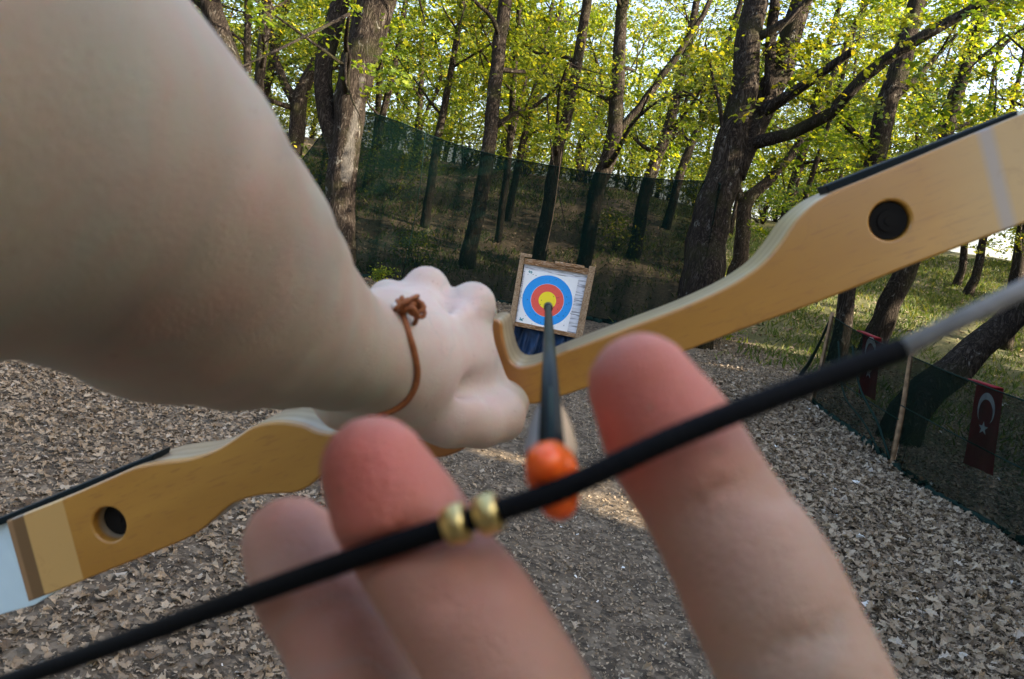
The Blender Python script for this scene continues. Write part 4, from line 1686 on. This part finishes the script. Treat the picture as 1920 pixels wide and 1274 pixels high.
def prim_d(pr, p):
    if pr[0] == 'c':
        _, a, ra, b, rb, k = pr
        ab = b - a
        t = np.clip(((p - a) @ ab) / (ab @ ab), 0, 1)
        return np.linalg.norm(p - a - t[:, None] * ab, axis=1) - (ra * (1 - t) + rb * t)
    _, c, ax, rad, k = pr
    q = (p - c) @ ax.T
    k0 = np.linalg.norm(q / rad, axis=1)
    k1 = np.linalg.norm(q / rad ** 2, axis=1) + 1e-9
    return k0 * (k0 - 1) / k1


def smin(a, b, k):
    if k <= 0:
        return np.minimum(a, b)
    h = np.maximum(k - np.abs(a - b), 0) / k
    return np.minimum(a, b) - h * h * k * 0.25


def frame(x, y):
    x = np.array(x, float)
    x /= np.linalg.norm(x)
    y = np.array(y, float)
    y = y - np.dot(x, y) * x
    y /= np.linalg.norm(y)
    return np.array([x, y, np.cross(x, y)])


# left arm, from the wrist back to the shoulder
ARM = chain([P3(723, 668, 0.3752, 0.0245), P3(630, 651, 0.3352, 0.0261), P3(528, 605, 0.2962, 0.0313), P3(447, 555, 0.2553, 0.0359),
             P3(340, 478, 0.2290, 0.0425), P3(204, 362, 0.1960, 0.0437), P3(71, 277, 0.1826, 0.0475), P3(-503, 48, 0.1117, 0.0517),
             (np.array([-0.12, 0.045, 0.0]), 0.055), (np.array([-0.17, 0.035, -0.12]), 0.062)], 0.004)
# tendon along the forearm
ARM += [cone(*P3(560, 430, 0.236, 0.0040), *P3(650, 560, 0.318, 0.0030), 0.014)]
# back of the left hand
HAND = [cone(*P3(735, 668, 0.385, 0.0235), *P3(872, 592, 0.430, 0.0140), 0.008),
        cone(*P3(735, 640, 0.385, 0.0200), *P3(797, 568, 0.430, 0.0130), 0.008),
        cone(*P3(720, 630, 0.385, 0.0170), *P3(735, 578, 0.425, 0.0120), 0.012),
        cone(*P3(745, 680, 0.385, 0.0230), *P3(880, 660, 0.425, 0.0130), 0.014),
        cone(*P3(760, 700, 0.390, 0.0210), *P3(880, 720, 0.425, 0.0130), 0.014),
        cone(*P3(730, 720, 0.385, 0.0160), *P3(640, 765, 0.42, 0.0120), 0.010),
        cone(*P3(886, 572, 0.428, 0.0124), *P3(884, 572, 0.433, 0.0118), 0.004),     # knuckles
        cone(*P3(799, 542, 0.428, 0.0122), *P3(801, 546, 0.436, 0.0118), 0.004),
        cone(*P3(727, 563, 0.430, 0.0098), *P3(727, 560, 0.436, 0.0098), 0.004)]
HAND += [cone(*P3(884, 640, 0.438, 0.0115), *P3(925, 755, 0.440, 0.0115), 0.006),
         cone(*P3(640, 748, 0.385, 0.0140), *P3(720, 745, 0.390, 0.0160), 0.010)]
for _x, _y, _wx, _wy in ((884, 580, 765, 655), (799, 556, 752, 628), (727, 572, 735, 610)):
    HAND.append(cone(*P3(_wx, _wy, 0.3655, 0.0022), *P3(_x, _y, 0.4175, 0.0042), 0.005))
THUMB = chain([P3(750, 735, 0.392, 0.0190), P3(845, 778, 0.400, 0.0155), P3(900, 792, 0.413, 0.0125), P3(938, 782, 0.424, 0.0122), P3(955, 760, 0.452, 0.0100),
               P3(935, 700, 0.475, 0.0085)], 0.006)
# fingers wrapped round the grip, away from the camera
WRAP = []
for (x, y, r_) in ((886, 572, 0.0105), (800, 545, 0.0105), (728, 562, 0.0100), (672, 600, 0.0085)):
    WRAP.append(chain([P3(x, y, 0.432, r_), P3(x + 12, y + 10, 0.478, r_ * 0.92), P3(x + 45, y + 95, 0.53, r_ * 0.85), P3(x + 30, y + 190, 0.535, r_ * 0.8),
                       P3(x + 10, y + 215, 0.515, r_ * 0.75)], 0.004))
# right hand: the three string fingers, pads towards the camera
F1 = chain([P3(1203, 724, 0.1330, 0.0090), P3(1262, 830, 0.1310, 0.0096), P3(1330, 940, 0.1280, 0.0093), P3(1400, 1050, 0.1250, 0.0102), P3(1450, 1150, 0.1220, 0.0106),
            P3(1520, 1300, 0.1180, 0.0108), P3(1640, 1560, 0.1150, 0.0112)], 0.006)
F2 = chain([P3(702, 880, 0.1330, 0.0090), P3(755, 985, 0.1310, 0.0094), P3(825, 1085, 0.1280, 0.0090), P3(890, 1170, 0.1255, 0.0096), P3(960, 1290, 0.1220, 0.0098),
            P3(1220, 1660, 0.1190, 0.0108)], 0.006)
F3 = chain([P3(545, 1022, 0.1500, 0.0090), P3(585, 1110, 0.1470, 0.0088), P3(635, 1190, 0.1440, 0.0082), P3(665, 1270, 0.1420, 0.0086), P3(930, 1740, 0.1320, 0.0100)], 0.006)
F4 = chain([(pc(1050, 1990, 0.15), 0.0078), (pc(800, 1900, 0.168), 0.0080), (pc(790, 1780, 0.160), 0.0085), (pc(880, 1840, 0.138), 0.0095)], 0.005)
FT = chain([(pc(1950, 2300, 0.14), 0.014), (pc(1750, 2050, 0.152), 0.0115), (pc(1450, 2000, 0.165), 0.010), (pc(1250, 2020, 0.165), 0.0085)], 0.006)
PALM = [cone(pc(1640, 1560, 0.115), 0.0125, pc(1750, 2300, 0.125), 0.018, 0.012), cone(pc(1220, 1660, 0.119), 0.0120, pc(1650, 2400, 0.13), 0.018, 0.012),
        cone(pc(930, 1740, 0.132), 0.0110, pc(1500, 2450, 0.135), 0.016, 0.012), cone(pc(880, 1840, 0.138), 0.0105, pc(1450, 2450, 0.14), 0.016, 0.012),
        cone(pc(1900, 2250, 0.13), 0.0150, pc(1750, 2600, 0.13), 0.0220, 0.014)]
RARM = chain([(pc(1650, 2500, 0.13), 0.024), (np.array([0.10, -0.20, 0.11]), 0.0265), (np.array([0.19, -0.24, 0.02]), 0.042), (np.array([0.30, -0.27, -0.09]), 0.044),
              (np.array([0.31, -0.20, -0.16]), 0.048), (np.array([0.25, -0.03, -0.20]), 0.060)], 0.03)
TORSO = [cone((-0.17, 0.035, -0.14), 0.065, (0.23, -0.03, -0.22), 0.065, 0.05),
         cone((-0.10, -0.06, -0.20), 0.10, (0.10, -0.10, -0.24), 0.10, 0.08),
         cone((-0.08, -0.22, -0.20), 0.10, (0.04, -0.25, -0.24), 0.10, 0.08),
         cone((0.02, 0.04, -0.22), 0.055, (0.05, 0.16, -0.22), 0.05, 0.05),
         cone((0.045, 0.22, -0.20), 0.085, (0.055, 0.29, -0.22), 0.09, 0.04), cone((0.04, 0.215, -0.115), 0.010, (0.045, 0.24, -0.12), 0.007, 0.012)]
CREASE = []
HOLLOW = [(pc(810, 742, 0.386), pc(935, 712, 0.408), 0.0045, 0.009), (pc(842, 550, 0.412), pc(818, 640, 0.388), 0.0016, 0.010),
          (pc(762, 555, 0.412), pc(768, 610, 0.388), 0.0014, 0.009)]
STR_A, STR_B = pc(1260, 822, 0.1155), pc(850, 985, 0.118)
STR_L, STR_R = pc(0, 1283, 0.158), pc(1690, 655, 0.118)


def body_d(p):
    def grp(prs):
        d = None
        for pr in prs:
            e = prim_d(pr, p)
            d = e if d is None else smin(d, e, pr[-1])
        return d
    arm = grp(ARM)
    hand = grp(HAND)
    hand = smin(hand, grp(THUMB), 0.010)
    wr = None
    for g in WRAP:
        e = grp(g)
        wr = e if wr is None else np.minimum(wr, e)
    hand = smin(hand, wr, 0.004)
    left = smin(arm, hand, 0.022)
    fing = np.minimum(np.minimum(grp(F1), grp(F2)), np.minimum(grp(F3), grp(F4)))
    fing = np.minimum(fing, grp(FT))
    right = smin(fing, grp(PALM), 0.010)
    right = smin(right, grp(RARM), 0.03)
    tor = grp(TORSO)
    d = smin(np.minimum(left, right), tor, 0.05)
    # hollows of the hand: beside the thumb and between the knuckles
    for a, b, rr, kk in HOLLOW:
        d = -smin(-d, prim_d(cone(a, rr, b, rr), p), kk)
    # the string presses a groove across the pads
    for a, b in ((STR_A, STR_R), (STR_A, STR_B), (STR_B, STR_L)):
        g = prim_d(cone(a, 0.0019, b, 0.0019), p)
        d = -smin(-d, g, 0.003)
    for a, b in CREASE:
        d = -smin(-d, prim_d(cone(a, 0.0005, b, 0.0005), p), 0.0022)
    return d


def surface_nets(df, lo, hi, h, B=10):
    """mesh of df = 0 on a sparse grid: coarse blocks first, then cells of size h"""
    bs = h * B
    nb = np.ceil((np.array(hi) - np.array(lo)) / bs).astype(int)
    ii = np.stack(np.meshgrid(*[np.arange(n) for n in nb], indexing='ij'), -1).reshape(-1, 3)
    c = np.array(lo) + (ii + 0.5) * bs
    d = np.concatenate([df(x) for x in np.array_split(c, max(1, len(c) // 60000))])
    ii = ii[np.abs(d) < bs * 0.9 + 0.006]
    g = np.stack(np.meshgrid(*[np.arange(B + 1)] * 3, indexing='ij'), -1)
    N = (nb * B + 2).astype(np.int64)

    def key(a):
        return (a[..., 0].astype(np.int64) * N[1] + a[..., 1]) * N[2] + a[..., 2]
    VK, VP, Q = [], [], []
    for blk in np.array_split(ii, max(1, len(ii) // 60)):
        idx = blk[:, None, None, None] * B + g[None]
        p = np.array(lo) + idx * h
        D = df(p.reshape(-1, 3)).reshape(idx.shape[:-1])
        S = D < 0
        corners = [(a, b, c_) for a in (0, 1) for b in (0, 1) for c_ in (0, 1)]
        sl = lambda A, o: A[:, o[0]:o[0] + B, o[1]:o[1] + B, o[2]:o[2] + B]
        cnt = sum(sl(S, o).astype(np.int8) for o in corners)
        act = (cnt > 0) & (cnt < 8)
        ai = np.argwhere(act)
        if len(ai) == 0:
            continue
        acc = np.zeros((len(ai), 3))
        num = np.zeros(len(ai))
        vals = {o: sl(D, o)[act] for o in corners}
        for ax in range(3):
            for o in corners:
                if o[ax]:
                    continue
                o2 = list(o)
                o2[ax] = 1
                o2 = tuple(o2)
                a_, b_ = vals[o], vals[o2]
                cr = (a_ < 0) != (b_ < 0)
                t = np.where(cr, a_ / np.where(cr, a_ - b_, 1), 0)
                pp = np.tile(np.array(o, float), (len(ai), 1))
                pp[:, ax] += t
                acc += pp * cr[:, None]
                num += cr
        cell = idx[:, :B, :B, :B][act]
        VK.append(key(cell))
        VP.append(np.array(lo) + (cell + acc / num[:, None]) * h)
        for ax in range(3):
            o2 = [0, 0, 0]
            o2[ax] = 1
            a_ = sl(S, (0, 0, 0))
            b_ = sl(S, tuple(o2))
            cr = a_ != b_
            cc = idx[:, :B, :B, :B][cr]
            fl = a_[cr]
            u, v_ = [k for k in range(3) if k != ax]
            e1, e2 = np.zeros(3, int), np.zeros(3, int)
            e1[u] = 1
            e2[v_] = 1
            q = np.stack([key(cc), key(cc - e1), key(cc - e1 - e2), key(cc - e2)], -1)
            if ax == 1:
                fl = ~fl
            q[~fl] = q[~fl][:, ::-1]
            Q.append(q)
    VK = np.concatenate(VK)
    VP = np.concatenate(VP)
    Q = np.concatenate(Q)
    VK, ix = np.unique(VK, return_index=True)
    VP = VP[ix]
    pos = np.searchsorted(VK, Q)
    pos = np.clip(pos, 0, len(VK) - 1)
    ok = (VK[pos] == Q).all(1)
    return VP, pos[ok]


def march(px, py, t0=0.08, t1=0.7):
    v = pc(px, py, 1.0)
    t = t0
    for _ in range(400):
        d = float(body_d((v * t)[None])[0])
        if d < 0.0002:
            return v * t
        t += max(d * 0.6, 0.0004)
        if t > t1:
            return None
    return v * t


def build_person():
    lines = []
    for ln in ([(1250, 968), (1290, 948), (1340, 925), (1400, 903), (1450, 890)], [(1275, 1005), (1320, 985), (1380, 958), (1440, 935), (1490, 930)],
               [(800, 1108), (840, 1098), (890, 1080), (930, 1058)], [(815, 1135), (860, 1124), (905, 1106), (950, 1085)],
               [(1390, 1240), (1450, 1215), (1520, 1190), (1590, 1170)], [(565, 1163), (600, 1152), (640, 1130)]):
        q = [march(*p) for p in ln]
        q = [p * 0.999 for p in q if p is not None]
        lines += list(zip(q[:-1], q[1:]))
    CREASE.extend(lines)
    VP, Q = surface_nets(body_d, (-0.26, -0.40, -0.36), (0.40, 0.42, 0.58), 0.0021)
    W = c2w(VP)
    base = c2w(np.array([0.0, -0.1, -0.2]))
    me = mesh_np('person', W - base, Q[:, ::-1].ravel(), np.full(len(Q), 4), [M_SKIN], True)
    fl = np.zeros(len(VP))
    for c_, r_, k in ((pc(1215, 760, 0.128), 0.0175, 0.85), (pc(712, 905, 0.128), 0.0175, 0.85), (pc(555, 1000, 0.150), 0.013, 0.45)):
        fl = np.maximum(fl, k * np.exp(-(np.linalg.norm(VP - c_, axis=1) / r_) ** 3))
    for c_, r_, k in ((pc(955, 790, 0.425), 0.012, 0.3), (pc(330, 430, 0.19), 0.045, 0.2), (pc(850, 1120, 0.125), 0.028, 0.42), (pc(940, 1290, 0.122), 0.02, 0.3),
                     (pc(620, 1150, 0.142), 0.022, 0.42), (pc(1320, 1000, 0.128), 0.02, 0.25)):
        fl = np.maximum(fl, k * np.exp(-(np.linalg.norm(VP - c_, axis=1) / r_) ** 2))
    pale = np.exp(-(np.linalg.norm(VP - pc(830, 640, 0.40), axis=1) / 0.055) ** 4)
    wd_ = np.full(len(VP), 1.0)
    for g in (F1, F2, F3):
        for pr in g:
            wd_ = np.minimum(wd_, prim_d(pr, VP))
    warm = 0.75 * (1 - smooth((wd_ - 0.001) / 0.02))
    for c_, r_, k in ((pc(884, 560, 0.415), 0.010, 0.16), (pc(799, 530, 0.415), 0.010, 0.14), (pc(870, 790, 0.39), 0.02, 0.14)):
        fl = np.maximum(fl, k * np.exp(-(np.linalg.norm(VP - c_, axis=1) / r_) ** 2))
    for nm, arr in (('flush', fl), ('pale', pale), ('warm', warm)):
        a = me.attributes.new(nm, 'FLOAT', 'POINT')
        a.data.foreach_set('value', arr.astype(np.float32))
    o = link('person', me, loc=base)
    tag(o, 'archer seen first person, bare arm stretched to the bow and fingers on the string', 'person')
    # bracelet lying on the wrist, its path traced over the skin
    path = []
    for x, y in ((748, 572), (757, 596), (768, 630), (778, 665), (783, 700), (778, 728), (763, 752), (742, 768), (722, 776)):
        h = march(x, y)
        if h is not None and h[2] > 0.25:
            path.append(h * 0.9965)
    base = c2w(path[0])
    br = empty('bracelet', base, 'thin brown leather cord bracelet with a knot on the left wrist', 'bracelet')
    leather = mat('brown_leather', lambda N: N.bsdf(N.ramp(N.noise(N.coord(), 260, 4), [(0.3, (0.20, 0.06, 0.02)), (0.7, (0.36, 0.13, 0.045))]), 0.6, 0.3))
    c0, c1 = path[0], path[-1]
    axis = pc(722, 668, 0.375)
    back = []
    for t in np.linspace(0, 1, 7)[1:-1]:   # round the far side of the wrist
        q_ = c1 * (1 - t) + c0 * t
        away = (axis - (path[4])) * 2.05
        back.append(q_ + away * math.sin(math.pi * t) ** 0.6)
    mb = MB()
    loop = [c2w(p) for p in path + back + [path[0]]]
    mb.tube(spline(loop, 90), 0.00145, 10)
    mb.build('cord', leather, br, base=base)
    kn = march(752, 582) * 0.992
    mb = MB()
    rg = np.random.default_rng(2)
    for k in range(8):
        a0 = rg.uniform(0, 6.28)
        cen = kn + np.array([0.0035 * math.cos(a0), 0.003 * math.sin(a0), 0]) + pc(960 + 12, 637, 0.3) * np.array([1, 1, 0])
        e1 = rg.normal(size=3) * 0.0026
        e2 = rg.normal(size=3) * 0.0026
        lp = [cen + e1 * math.cos(t) + e2 * math.sin(t) for t in np.linspace(0, 6.28, 14)]
        mb.tube([c2w(p) for p in lp], 0.0011, 7)
    mb.build('knot', leather, br, base=base)
    bead = MB()
    cb = march(744, 575) * 0.982
    cs = c2w(cb)
    prof = [(math.cos(t) * -0.002, max(1e-4, math.sin(t) * 0.002)) for t in np.linspace(0.05, 3.09, 9)]
    bead.tube([cs + CR * z for z, _ in prof], [r_ for _, r_ in prof], 14)
    bead.build('bead', m_plain('pale_bead', (0.75, 0.68, 0.6), 0.4, 0.4), br, base=base)


build_ground()
if not NEAR_ONLY:
    litter()
    grass()
    build_trees()
    bushes()
    nets()
target()
build_bow()
build_person()
